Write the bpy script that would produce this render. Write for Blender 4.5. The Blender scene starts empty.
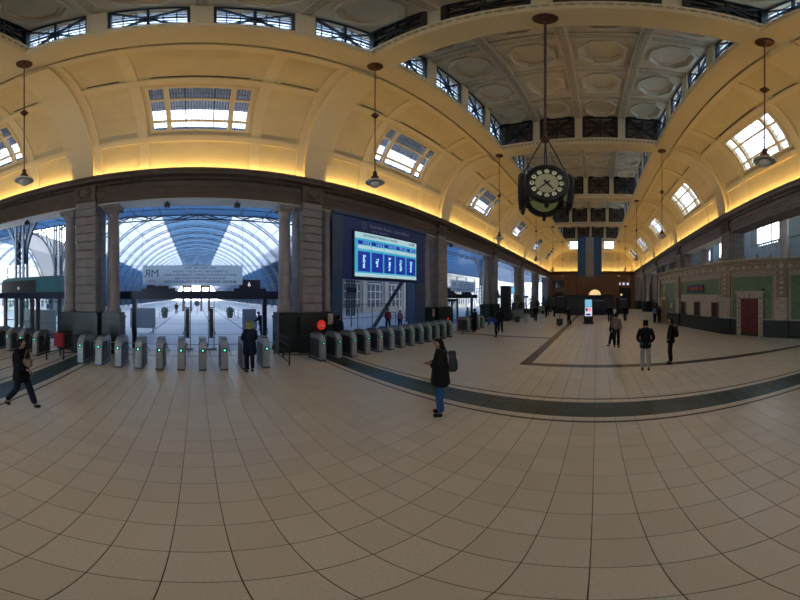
import bpy, bmesh, math, random
from math import sin, cos, pi, radians, atan2, tan, sqrt, hypot
from mathutils import Vector, Matrix
random.seed(7)
SC = bpy.context.scene
COL = SC.collection

# ------------------------------------------------------------------ camera, sky, exposure
EYE = 2.5                       # the camera stands on a pole 2.5 m over the floor
cam_d = bpy.data.cameras.new('camera'); cam = bpy.data.objects.new('camera', cam_d); COL.objects.link(cam)
cam_d.type = 'PANO'
for tgt in (cam_d, getattr(cam_d, 'cycles', None)):
    try:
        tgt.panorama_type = 'EQUIRECTANGULAR'
        tgt.latitude_min = radians(-68.07); tgt.latitude_max = radians(66.93)
        tgt.longitude_min = radians(-90); tgt.longitude_max = radians(90)
    except Exception:
        pass
cam.location = (0, 0, EYE)
cam.rotation_euler = (radians(90), 0, radians(-45.79))
cam_d.clip_end = 1000
SC.camera = cam
SC.view_settings.view_transform = 'Standard'; SC.view_settings.look = 'None'
SC.view_settings.gamma = 1.0; SC.view_settings.use_curve_mapping = False
SC.view_settings.exposure = 1.12
SC.cycles.max_bounces = 7; SC.cycles.diffuse_bounces = 4; SC.cycles.glossy_bounces = 3
SC.cycles.transmission_bounces = 3; SC.cycles.transparent_max_bounces = 8
SC.cycles.sample_clamp_indirect = 6; SC.cycles.use_denoising = True
SC.cycles.caustics_reflective = False; SC.cycles.caustics_refractive = False

w = bpy.data.worlds.new('sky'); SC.world = w; w.use_nodes = True
nt = w.node_tree; bg = nt.nodes['Background']
tc = nt.nodes.new('ShaderNodeTexCoord'); nz = nt.nodes.new('ShaderNodeTexNoise')
nz.inputs['Scale'].default_value = 2.2; nz.inputs['Detail'].default_value = 4
cr = nt.nodes.new('ShaderNodeValToRGB')
cr.color_ramp.elements[0].position = .35; cr.color_ramp.elements[0].color = (.66, .80, 1.0, 1)
cr.color_ramp.elements[1].position = .62; cr.color_ramp.elements[1].color = (.92, .97, 1.0, 1)
nt.links.new(tc.outputs['Generated'], nz.inputs['Vector']); nt.links.new(nz.outputs['Fac'], cr.inputs['Fac'])
nt.links.new(cr.outputs['Color'], bg.inputs['Color']); bg.inputs['Strength'].default_value = 4.6

# ------------------------------------------------------------------ materials
M = {}
def mat(name, col, rough=.6, metal=0, spec=.5, noise=None, nscale=3, bump=0, bscale=40, emit=None, estr=0, alpha=None, coat=0):
    m = bpy.data.materials.new(name); m.use_nodes = True; t = m.node_tree; b = t.nodes['Principled BSDF']
    b.inputs['Base Color'].default_value = (*col, 1); b.inputs['Roughness'].default_value = rough
    b.inputs['Metallic'].default_value = metal; b.inputs['Specular IOR Level'].default_value = spec
    b.inputs['Coat Weight'].default_value = coat
    g = t.nodes.new('ShaderNodeNewGeometry')
    if noise:
        n = t.nodes.new('ShaderNodeTexNoise'); n.inputs['Scale'].default_value = nscale; n.inputs['Detail'].default_value = 5
        t.links.new(g.outputs['Position'], n.inputs['Vector'])
        r = t.nodes.new('ShaderNodeValToRGB'); r.color_ramp.elements[0].position = .3; r.color_ramp.elements[1].position = .7
        r.color_ramp.elements[0].color = (*noise, 1); r.color_ramp.elements[1].color = (*col, 1)
        t.links.new(n.outputs['Fac'], r.inputs['Fac']); t.links.new(r.outputs['Color'], b.inputs['Base Color'])
    if bump:
        n2 = t.nodes.new('ShaderNodeTexNoise'); n2.inputs['Scale'].default_value = bscale; n2.inputs['Detail'].default_value = 3
        t.links.new(g.outputs['Position'], n2.inputs['Vector'])
        bp = t.nodes.new('ShaderNodeBump'); bp.inputs['Strength'].default_value = bump; bp.inputs['Distance'].default_value = .02
        t.links.new(n2.outputs['Fac'], bp.inputs['Height']); t.links.new(bp.outputs['Normal'], b.inputs['Normal'])
    if emit:
        b.inputs['Emission Color'].default_value = (*emit, 1); b.inputs['Emission Strength'].default_value = estr
    M[name] = m; return m
def glass(name, col, transp=.8, rough=.1):
    """thin pane: mostly see-through, some light scattered through it, some gloss"""
    m = bpy.data.materials.new(name); m.use_nodes = True; t = m.node_tree; t.nodes.clear()
    o = t.nodes.new('ShaderNodeOutputMaterial'); tr = t.nodes.new('ShaderNodeBsdfTransparent'); tl = t.nodes.new('ShaderNodeBsdfTranslucent')
    gl = t.nodes.new('ShaderNodeBsdfGlossy'); a = t.nodes.new('ShaderNodeMixShader'); b = t.nodes.new('ShaderNodeMixShader')
    tr.inputs['Color'].default_value = (*col, 1); tl.inputs['Color'].default_value = (*col, 1); gl.inputs['Roughness'].default_value = rough
    a.inputs['Fac'].default_value = 1 - transp; b.inputs['Fac'].default_value = .06
    t.links.new(tr.outputs[0], a.inputs[1]); t.links.new(tl.outputs[0], a.inputs[2])
    t.links.new(a.outputs[0], b.inputs[1]); t.links.new(gl.outputs[0], b.inputs[2]); t.links.new(b.outputs[0], o.inputs[0])
    M[name] = m; return m

def tile_mat(name, c1, c2, c3, rough):
    m = mat(name, c1, rough, spec=.8); t = m.node_tree; b = t.nodes['Principled BSDF']
    g = t.nodes.new('ShaderNodeNewGeometry'); oi = t.nodes.new('ShaderNodeObjectInfo')
    ad = t.nodes.new('ShaderNodeMath'); ad.operation = 'ADD'; fr = t.nodes.new('ShaderNodeMath'); fr.operation = 'FRACT'
    t.links.new(g.outputs['Random Per Island'], ad.inputs[0]); t.links.new(oi.outputs['Random'], ad.inputs[1]); t.links.new(ad.outputs[0], fr.inputs[0])
    r = t.nodes.new('ShaderNodeValToRGB'); r.color_ramp.elements[0].color = (*c1, 1); r.color_ramp.elements[1].color = (*c2, 1)
    t.links.new(fr.outputs[0], r.inputs['Fac'])
    n = t.nodes.new('ShaderNodeTexNoise'); n.inputs['Scale'].default_value = 45; n.inputs['Detail'].default_value = 4
    n2 = t.nodes.new('ShaderNodeTexNoise'); n2.inputs['Scale'].default_value = .8; n2.inputs['Detail'].default_value = 4
    t.links.new(g.outputs['Position'], n.inputs['Vector']); t.links.new(g.outputs['Position'], n2.inputs['Vector'])
    
    r2 = t.nodes.new('ShaderNodeMapRange'); r2.inputs[1].default_value = .4; r2.inputs[2].default_value = .75; r2.inputs[3].default_value = 0; r2.inputs[4].default_value = .8
    t.links.new(n.outputs['Fac'], r2.inputs[0])
    mx = t.nodes.new('ShaderNodeMix'); mx.data_type = 'RGBA'; mx.inputs['B'].default_value = (*[a*.35+b*.65 for a, b in zip(c3, c1)], 1)
    t.links.new(r2.outputs[0], mx.inputs['Factor']); t.links.new(r.outputs['Color'], mx.inputs['A']); t.links.new(mx.outputs['Result'], b.inputs['Base Color'])
    r3 = t.nodes.new('ShaderNodeMapRange'); r3.inputs[3].default_value = rough - .02; r3.inputs[4].default_value = rough + .08
    t.links.new(n2.outputs['Fac'], r3.inputs[0]); t.links.new(r3.outputs[0], b.inputs['Roughness'])
tile_mat('floor_tile', (.66, .60, .46), (.74, .68, .54), (.50, .43, .31), .31)
tile_mat('green_tile', (.028, .055, .045), (.045, .08, .066), (.022, .042, .035), .31)
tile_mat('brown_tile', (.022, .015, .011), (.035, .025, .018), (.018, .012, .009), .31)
mat('grout', (.10, .07, .045), .9)
mat('cream', (.72, .58, .32), .65, noise=(.65, .52, .28), nscale=1.3, bump=.05)
mat('cream_band', (.74, .61, .36), .6)
mat('ceiling', (.70, .60, .43), .7, noise=(.62, .53, .37), nscale=1.5, bump=.15, bscale=25)
mat('ornament', (.60, .50, .34), .7, noise=(.34, .27, .17), nscale=14, bump=.9, bscale=16)
mat('entablature', (.145, .105, .08), .7, noise=(.11, .078, .058), nscale=2.2, bump=.1)
mat('entab_blue', (.26, .235, .235), .7, noise=(.2, .18, .185), nscale=2.2, bump=.1)
mat('stone', (.31, .285, .27), .75, noise=(.23, .21, .20), nscale=2.5, bump=.25, bscale=30)
mat('column', (.33, .29, .27), .55, noise=(.25, .22, .21), nscale=3)
mat('green_marble', (.02, .036, .03), .35, noise=(.012, .022, .019), nscale=2.5)
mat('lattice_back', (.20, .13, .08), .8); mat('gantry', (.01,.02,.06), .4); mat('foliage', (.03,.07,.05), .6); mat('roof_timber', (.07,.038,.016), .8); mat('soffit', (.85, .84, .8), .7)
mat('iron', (.03, .028, .028), .5, .3)
mat('iron_blue', (.022, .038, .062), .5, .3)
mat('steel_pale', (.13, .155, .21), .6)
mat('bronze', (.11, .045, .03), .45, .5)
mat('black', (.012, .012, .014), .5)
mat('brown_wall', (.20, .105, .055), .6, noise=(.14, .07, .035), nscale=2)
mat('navy', (.003, .03, .20), .4); mat('sign_blue', (.012,.045,.13), .5)
mat('navy_side', (.03, .08, .16), .4)
mat('steel', (.40, .42, .43), .38, .5, noise=(.33, .35, .36), nscale=5)
mat('steel_dark', (.06, .065, .075), .4, .4)
mat('white_paint', (.75, .76, .78), .5)
mat('platform', (.82, .83, .84), .5, noise=(.74, .75, .77), nscale=.6)
mat('facade', (.62, .60, .54), .8, noise=(.5, .48, .43), nscale=.8)
mat('facade_dark', (.16, .17, .2), .8)
mat('wall_blue', (.26, .33, .42), .8)
mat('dark_glass', (.03, .04, .05), .1)
mat('doulton', (.60, .55, .45), .5, noise=(.36, .30, .215), nscale=7, bump=.4, bscale=20)
mat('doulton_relief', (.42, .34, .22), .5, noise=(.22, .16, .09), nscale=11, bump=1, bscale=14)
mat('red_door', (.13, .012, .012), .5)
mat('red', (.75, .03, .02), .5, emit=(1, .05, .02), estr=.12)
mat('red_cloth', (.35, .02, .03), .8); mat('curtain', (.05, .012, .01), .8)
mat('led_green', (.05, .5, .35), .4, emit=(.1, 1, .55), estr=1.0)
mat('opal', (.75, .74, .68), .25)
mat('dial', (.40, .36, .22), .4, emit=(.9, .85, .5), estr=.03)
mat('dial_cell', (.72, .68, .45), .4, emit=(.9, .85, .5), estr=.08); mat('dial_back', (.30, .32, .13), .5, emit=(.6, .62, .25), estr=.03)
mat('flag_blue', (.045, .12, .25), .8); mat('flag_white', (.34, .33, .30), .8); mat('flag_gold', (.45, .32, .1), .8)
mat('screen_white', (.5, .6, .6), .4, emit=(.55, .90, 1), estr=.25)
mat('screen_cyan', (.1, .5, .6), .4, emit=(.03, .50, .78), estr=.26)
mat('screen_blue', (.006, .015, .1), .4, emit=(.004, .022, .26), estr=.5)
mat('screen_text', (.4, .6, .7), .4, emit=(.45, .85, 1), estr=.45)
mat('screen_sky', (.2, .5, .7), .4, emit=(.2, .55, .85), estr=.35)
mat('screen_pale', (.7, .7, .8), .4, emit=(.75, .75, .95), estr=.38)
mat('screen_red', (.7, .2, .2), .4, emit=(.8, .2, .25), estr=.6)
mat('frame_text', (.35, .42, .6), .5)
mat('lettering', (.10, .13, .2), .6); mat('lettering_gold', (.6, .42, .12), .5); mat('lettering_white', (.8, .8, .8), .5)
glass('banner', (.92, .98, 1), .15, .6)
mat('teal', (.05, .22, .26), .4, noise=(.035, .16, .2), nscale=3)
mat('yellow_vest', (.55, .6, .05), .7, emit=(.6, .7, .05), estr=.04)
mat('lit_window', (.8, .6, .3), .6, emit=(1, .72, .35), estr=.35)
mat('shed_slats', (.22, .30, .40), .7)
mat('skin_tone', (.42, .25, .17), .6)
glass('clerestory_glass', (.58, .66, .76), .75); glass('window_glass', (.93, .96, 1), .78)
glass('milky_glass', (.78, .82, .92), .92)
glass('roof_glass', (.37, .395, .44), .5)
glass('crown_glass', (.14, .20, .27), .15); glass('blue_glass', (.09, .145, .22), .30)
glass('shed_side_glass', (.10, .17, .26), .35)
glass('clear_glass', (.82, .9, .92), .9)
# glazed green tiles of the ticket office: each tile is 1-2 pixels, so the joints stay in the material
def gtile(name, c1, c2):
    m = mat(name, c1, .38); t = m.node_tree; b = t.nodes['Principled BSDF']
    tc = t.nodes.new('ShaderNodeTexCoord'); mp = t.nodes.new('ShaderNodeMapping'); br = t.nodes.new('ShaderNodeTexBrick')
    mp.inputs['Rotation'].default_value = (radians(90), 0, 0)
    br.inputs['Color1'].default_value = (*c1, 1); br.inputs['Color2'].default_value = (*c2, 1); br.inputs['Mortar'].default_value = (.10, .11, .07, 1)
    br.inputs['Scale'].default_value = 1; br.inputs['Brick Width'].default_value = .3; br.inputs['Row Height'].default_value = .15; br.inputs['Mortar Size'].default_value = .006
    t.links.new(tc.outputs['Object'], mp.inputs[0]); t.links.new(mp.outputs[0], br.inputs[0]); t.links.new(br.outputs['Color'], b.inputs['Base Color'])
gtile('green_glaze', (.10, .19, .065), (.15, .25, .10))

# ------------------------------------------------------------------ mesh helpers
class MB:
    def __init__(s): s.v = []; s.f = []
    def add(s, vs, fs):
        n = len(s.v); s.v += [tuple(v) for v in vs]; s.f += [tuple(i + n for i in f) for f in fs]; return s
    def box(s, x0, x1, y0, y1, z0, z1):
        return s.add([(x0,y0,z0),(x1,y0,z0),(x1,y1,z0),(x0,y1,z0),(x0,y0,z1),(x1,y0,z1),(x1,y1,z1),(x0,y1,z1)],
                     [(0,3,2,1),(4,5,6,7),(0,1,5,4),(1,2,6,5),(2,3,7,6),(3,0,4,7)])
    def cham(s, x0, x1, y0, y1, z0, z1, c):
        """box whose -y face is chamfered (rusticated stone)"""
        return s.add([(x0,y0+c,z0),(x1,y0+c,z0),(x1,y1,z0),(x0,y1,z0),(x0,y0+c,z1),(x1,y0+c,z1),(x1,y1,z1),(x0,y1,z1),
                      (x0+c,y0,z0+c),(x1-c,y0,z0+c),(x1-c,y0,z1-c),(x0+c,y0,z1-c)],
                     [(0,3,2,1),(4,5,6,7),(1,2,6,5),(2,3,7,6),(3,0,4,7),(8,9,10,11),(0,1,9,8),(1,5,10,9),(5,4,11,10),(4,0,8,11)])
    def bar(s, a, b, r, n=4, r2=None, up=None):
        a = Vector(a); b = Vector(b); d = (b - a)
        if d.length < 1e-6: return s
        d.normalize(); u = d.cross(Vector((0,0,1)) if abs(d.z) < .95 else Vector((1,0,0))).normalized(); w_ = d.cross(u)
        r2 = r if r2 is None else r2
        vs = []
        for p, q in ((a, r), (b, r2)):
            for i in range(n):
                t = 2*pi*(i+.5)/n; vs.append(p + u*cos(t)*q + w_*sin(t)*q)
        fs = [(i, (i+1)%n, n+(i+1)%n, n+i) for i in range(n)] + [tuple(range(n))[::-1], tuple(range(n, 2*n))]
        return s.add(vs, fs)
    def lathe(s, prof, c=(0,0,0), n=16, axis='z'):
        vs = []; fs = []
        for r, z in prof:
            for i in range(n):
                t = 2*pi*i/n; p = (r*cos(t), r*sin(t), z)
                if axis == 'y': p = (p[0], p[2], p[1])
                if axis == 'x': p = (p[2], p[0], p[1])
                vs.append((p[0]+c[0], p[1]+c[1], p[2]+c[2]))
        m = len(prof)
        for j in range(m-1):
            for i in range(n):
                fs.append((j*n+i, j*n+(i+1)%n, (j+1)*n+(i+1)%n, (j+1)*n+i))
        fs.append(tuple(range(n))[::-1]); fs.append(tuple(range((m-1)*n, m*n)))
        return s.add(vs, fs)
    def extx(s, prof, x0, x1):
        """closed (y,z) profile pushed along x"""
        n = len(prof); vs = [(x0,y,z) for y,z in prof] + [(x1,y,z) for y,z in prof]
        return s.add(vs, [(i, (i+1)%n, n+(i+1)%n, n+i) for i in range(n)] + [tuple(range(n))[::-1], tuple(range(n,2*n))])
    def exty(s, prof, y0, y1):
        n = len(prof); vs = [(x,y0,z) for x,z in prof] + [(x,y1,z) for x,z in prof]
        return s.add(vs, [(i, (i+1)%n, n+(i+1)%n, n+i) for i in range(n)] + [tuple(range(n))[::-1], tuple(range(n,2*n))])
    def ext(s, prof, z0, z1):
        n = len(prof); vs = [(x,y,z0) for x,y in prof] + [(x,y,z1) for x,y in prof]
        return s.add(vs, [(i, (i+1)%n, n+(i+1)%n, n+i) for i in range(n)] + [tuple(range(n))[::-1], tuple(range(n,2*n))])
    def xf(s, m):
        s.v = [tuple(m @ Vector(v)) for v in s.v]; return s
    def mesh(s, name, mt, smooth=False):
        me = bpy.data.meshes.new(name); me.from_pydata(s.v, [], s.f)
        for t in (mt if isinstance(mt, (list, tuple)) else [mt]): me.materials.append(M[t] if isinstance(t, str) else t)
        bm = bmesh.new(); bm.from_mesh(me); bmesh.ops.recalc_face_normals(bm, faces=bm.faces); bm.to_mesh(me); bm.free()
        if smooth:
            for p in me.polygons: p.use_smooth = len(p.vertices) == 4
        me.update(); return me

def ob(name, mesh, parent=None, loc=(0,0,0), rz=0, mt=None, smooth=False):
    if isinstance(mesh, MB): mesh = mesh.mesh(name, mt, smooth)
    o = bpy.data.objects.new(name, mesh); COL.objects.link(o); o.location = loc; o.rotation_euler = (0,0,rz)
    if parent: o.parent = parent
    return o
def tag(o, label=None, cat=None, group=None, kind=None):
    if label: o['label'] = label
    if cat: o['category'] = cat
    if group: o['group'] = group
    if kind: o['kind'] = kind
    return o
def thing(name, label, cat, loc=(0,0,0), rz=0, group=None):
    o = bpy.data.objects.new(name, None); COL.objects.link(o); o.location = loc; o.rotation_euler = (0,0,rz); o.empty_display_size = .2
    return tag(o, label, cat, group)
def root(name, loc=(0,0,0), rz=0, kind='structure'):
    o = bpy.data.objects.new(name, None); COL.objects.link(o); o.location = loc; o.rotation_euler = (0,0,rz); o.empty_display_size = .2
    o['kind'] = kind; return o
def copy_tree(o, parent=None):
    c = o.copy(); COL.objects.link(c); c.parent = parent
    for ch in o.children: copy_tree(ch, c)
    return c
WORK = bpy.data.scenes.new('workbench')
def evaluated_mesh(o):
    vl = WORK.view_layers[0]; vl.update(); dg = vl.depsgraph; me = bpy.data.meshes.new_from_object(o.evaluated_get(dg)); return me
def text_mesh(s, size, mt, depth=.004, mirror=False, bold=0, align='CENTER'):
    cu = bpy.data.curves.new('lettering', 'FONT'); cu.body = s; cu.size = size; cu.extrude = depth; cu.align_x = align; cu.align_y = 'CENTER'; cu.offset = bold; cu.resolution_u = 2
    o = bpy.data.objects.new('lettering', cu); WORK.collection.objects.link(o)
    me = evaluated_mesh(o); bpy.data.objects.remove(o)
    for v in me.vertices:
        x, y, z = v.co; v.co = (-x if mirror else x, -z, y)       # stands upright, reads from -y
    me.materials.clear(); me.materials.append(M[mt]); return me
ORD = ['first','second','third','fourth','fifth','sixth','seventh','eighth','ninth','tenth','eleventh','twelfth','thirteenth','fourteenth']

# ------------------------------------------------------------------ plan of the hall
BAY = 9.95; X0 = 5.1; YM = 1.04; PX = lambda p: X0 + BAY*p          # pillar lines; hall axis at y = YM
XL, XR = PX(-2), PX(5)                                              # left end and far end wall
YW = 9.46                                                           # wall face, from the axis
T = .3925; TX, TY = -.1705, 1.214                                   # floor tile grid
BAYS = list(range(-2, 5))

# ------------------------------------------------------------------ floor, tile by tile
floor = ob('floor', MB().box(XL-.5, XR+.5, -14.2, 11.75, -.3, -.006), mt='grout'); tag(floor, kind='structure')
GREEN = [(4.93, 5.72), (-4.94, -4.155)]
LINES = [(4.68, 4.745), (5.905, 5.97), (-5.23, -5.165), (-3.93, -3.865), (-6.02, -5.955), (-6.98, -6.915)]
def cuts():
    xs = [(TX + T*i, TX + T*(i+1), 'floor_tile') for i in range(int((XL-TX)/T)-1, int((XR-TX)/T)+2)]
    out = []
    bands = [(a, b, 'green_tile') for a, b in GREEN] + [(a, b, 'brown_tile') for a, b in LINES]
    for a, b, m in xs:
        segs = [(a, b)]
        for c, d, _ in bands:
            nn = []
            for p, q in segs:
                if d <= p or c >= q: nn.append((p, q)); continue
                if c - p > .03: nn.append((p, c))
                if q - d > .03: nn.append((d, q))
            segs = nn
        out += [(p, q, 'floor_tile') for p, q in segs]
    for c, d, m in bands:
        if m == 'green_tile': k = (d-c)/2; out += [(c, c+k, m), (c+k, d, m)]
        else: out.append((c, d, m))
    return out
def dark_at(x, y):
    if 8.72 < x < 9.15 and -12 < y < 2.72: return True
    if 8.72 < x < 44 and 2.3 < y < 2.72: return True
    if 15.2 < x < 15.6 and 2.72 < y < 10: return True
    return False
all_tiles = []
ny0, ny1 = int((-14.2-TY)/T), int((11.7-TY)/T)+1
for a, b, m in cuts():
    for j in range(ny0, ny1):
        c, d = TY + T*j, TY + T*(j+1)
        mm = m
        if m == 'floor_tile' and dark_at((a+b)/2, (c+d)/2): mm = 'brown_tile'
        all_tiles.append((a, b, c, d, mm))
def img_size(t):
    cx, cy = (t[0]+t[1])/2, (t[2]+t[3])/2; r2 = cx*cx + cy*cy; th = math.degrees(atan2(cx, cy))
    if not -46 < th < 137 or r2 < .95: return 0
    return (t[1]-t[0])*(t[3]-t[2])*EYE/(r2 + EYE*EYE)/sqrt(r2)
all_tiles.sort(key=img_size, reverse=True)
def add_tile(mb, a, b, c, d):
    g = .0035; e = .004; x0, x1, y0, y1 = a+g, b-g, c+g, d-g
    mb.add([(x0-.001,y0-.001,-.02),(x1+.001,y0-.001,-.02),(x1+.001,y1+.001,-.02),(x0-.001,y1+.001,-.02),(x0,y0,-e),(x1,y0,-e),(x1,y1,-e),(x0,y1,-e),(x0+e/2,y0+e/2,0),(x1-e/2,y0+e/2,0),(x1-e/2,y1-e/2,0),(x0+e/2,y1-e/2,0)],
           [(0,1,5,4),(1,2,6,5),(2,3,7,6),(3,0,4,7),(4,5,9,8),(5,6,10,9),(6,7,11,10),(7,4,8,11),(8,9,10,11)])
cache = {}
for a, b, c, d, m in all_tiles[:296]:
    key = (round(b-a, 3), m)
    if key not in cache:
        mb = MB(); add_tile(mb, -(b-a)/2, (b-a)/2, -T/2, T/2); cache[key] = mb.mesh('tile', m)
    o = ob('tile', cache[key], floor, ((a+b)/2, (c+d)/2, random.uniform(-.0008, .0008)))
for m in ('floor_tile', 'green_tile', 'brown_tile'):
    mb = MB()
    for t in all_tiles[296:]:
        if t[4] == m: add_tile(mb, *t[:4])
    tag(ob('tile', mb, floor, mt=m), kind='stuff')

# ------------------------------------------------------------------ walls: pillars, columns, entablature
side_xf = lambda s, x: dict(loc=(x, YM, 0), rz=0 if s > 0 else pi)
# a pillar in local space, hall face at y = YW-.1, centred on x = 0
def pillar_meshes(z0):
    out = []
    core = MB().box(-.46, .46, YW+.02, YW+1.05, z0, 6.95)
    out.append(('core', core, 'stone'))
    zs = [z for z in [1.85 + .4*i for i in range(13)] if z >= z0 - .01]
    for z in zs:
        out.append(('stone', MB().cham(-.5, .5, YW-.12, YW+.35, z+.012, z+.388, .02), 'stone'))
        for s in (-1, 1):
            out.append(('stone', MB().box(s*.5-.045, s*.5+.045, YW+.37, YW+1.08, z+.012, z+.388), 'stone'))
    return out
PM_full = [(n, mb.mesh(n, m)) for n, mb, m in pillar_meshes(0)]
PM_high = [(n, mb.mesh(n, m)) for n, mb, m in pillar_meshes(4.9)]
# carved block over each pillar: slab, cartouche, drops
cb = MB().box(-.52, .52, YW-.2, YW+.3, 6.98, 7.8); blk = cb.mesh('block', 'entablature')
cm = MB().lathe([(.02,-.09),(.2,-.07),(.27,0)], (0, YW-.21, 7.45), 12, 'y')
for i in range(9):
    a = 2*pi*i/9; cm.lathe([(.01,-.05),(.06,-.02),(.06,.03)], (.32*cos(a), YW-.21, 7.45+.26*sin(a)), 6, 'y')
cm.box(-.3, .3, YW-.26, YW-.2, 7.04, 7.11)
cart = cm.mesh('carving', 'entablature')
plinth = MB()
for s in (-1, 0, 1):
    pass
def plinth_mb(mb, cx, hw, y0, y1):
    mb.box(cx-hw, cx+hw, y0, y1, 0, 1.55); mb.box(cx-hw-.04, cx+hw+.04, y0-.04, y1+.04, 0, .22)
    mb.box(cx-hw-.03, cx+hw+.03, y0-.03, y1+.03, 1.55, 1.66); mb.box(cx-hw+.02, cx+hw-.02, y0+.02, y1-.02, 1.66, 1.82)
pl = MB(); plinth_mb(pl, 0, .62, YW-.22, YW+1.15); plinth_mb(pl, 1.12, .42, YW+.1, YW+1.05); plinth_mb(pl, -1.12, .42, YW+.1, YW+1.05)
PL = pl.mesh('plinth', 'green_marble')
colp = [(.36,1.82),(.36,1.9),(.33,1.94),(.36,2.0),(.30,2.06),(.29,2.1),(.285,3.2),(.26,5.8),(.245,6.25),(.28,6.28),(.25,6.33),(.25,6.42),(.3,6.5)]
COLM = MB().lathe(colp, (0,0,0), 20).mesh('shaft', 'column', True)
cap = MB().lathe([(.25,6.5),(.3,6.58),(.36,6.66),(.36,6.7)], (0,0,0), 20); cap.box(-.37,.37,-.37,.37,6.7,6.86)
for i in range(8):
    a = 2*pi*i/8; cap.lathe([(.02,-.05),(.07,0),(.02,.06)], (.33*cos(a), .33*sin(a), 6.6), 6)
for sx in (-1,1):
    for sy in (-1,1): cap.lathe([(.03,-.07),(.09,0),(.03,.07)], (sx*.31, sy*.31, 6.64), 8, 'y')
CAPM = cap.mesh('capital', 'column')
spk = MB().box(-.045,.045,YW-.34,YW-.22,8.03,9.13); spk.box(-.02,.02,YW-.22,YW-.05,8.3,8.4).box(-.02,.02,YW-.22,YW-.3,8.8,8.9)
SPK = spk.mesh('column_speaker', 'iron')
for p in range(-1, 5):
    for s in (1, -1):
        if s < 0 and p == 0: full = PM_full
        high = (s < 0 and p in (1,))
        r = root('pillar', **side_xf(s, PX(p)))
        tag(r, kind='structure')
        for n, me in (PM_high if high else PM_full): ob(n, me, r)
        ob('block', blk, r); tag(ob('carving', cart, r), kind='stuff')
        if not high: ob('plinth', PL, r)
        if s > 0 or p >= 2:
            for cx in (-1.12, 1.12):
                c = root('column', **side_xf(s, PX(p)))
                q = Vector((cx*(1 if s > 0 else -1), (YW+.55)*(1 if s > 0 else -1), 0)) + Vector((PX(p), YM, 0))
                c.location = q; ob('shaft', COLM, c); ob('capital', CAPM, c)
        side = ('platform' if s > 0 else 'ticket office')
        sp = ob('column_loudspeaker', SPK, **{k: v for k, v in side_xf(s, PX(p)).items()})
        where = {-1: 'at the foot of the first rib', 0: 'at the foot of the second rib', 1: 'at the foot of the third rib', 2: 'at the foot of the fourth rib', 3: 'at the foot of the fifth rib', 4: 'at the foot of the last rib'}[p]
        tag(sp, 'slim black loudspeaker %s, %s side' % (where, side), 'loudspeaker', 'column loudspeakers at the vault ribs')
# end half pillars
for s in (1, -1):
    r = root('pillar', loc=(XR-.3, YM, 0), rz=0 if s > 0 else pi)
    for n, me in PM_full: ob(n, me, r)
    ob('block', blk, r); ob('plinth', PL, r)
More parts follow.
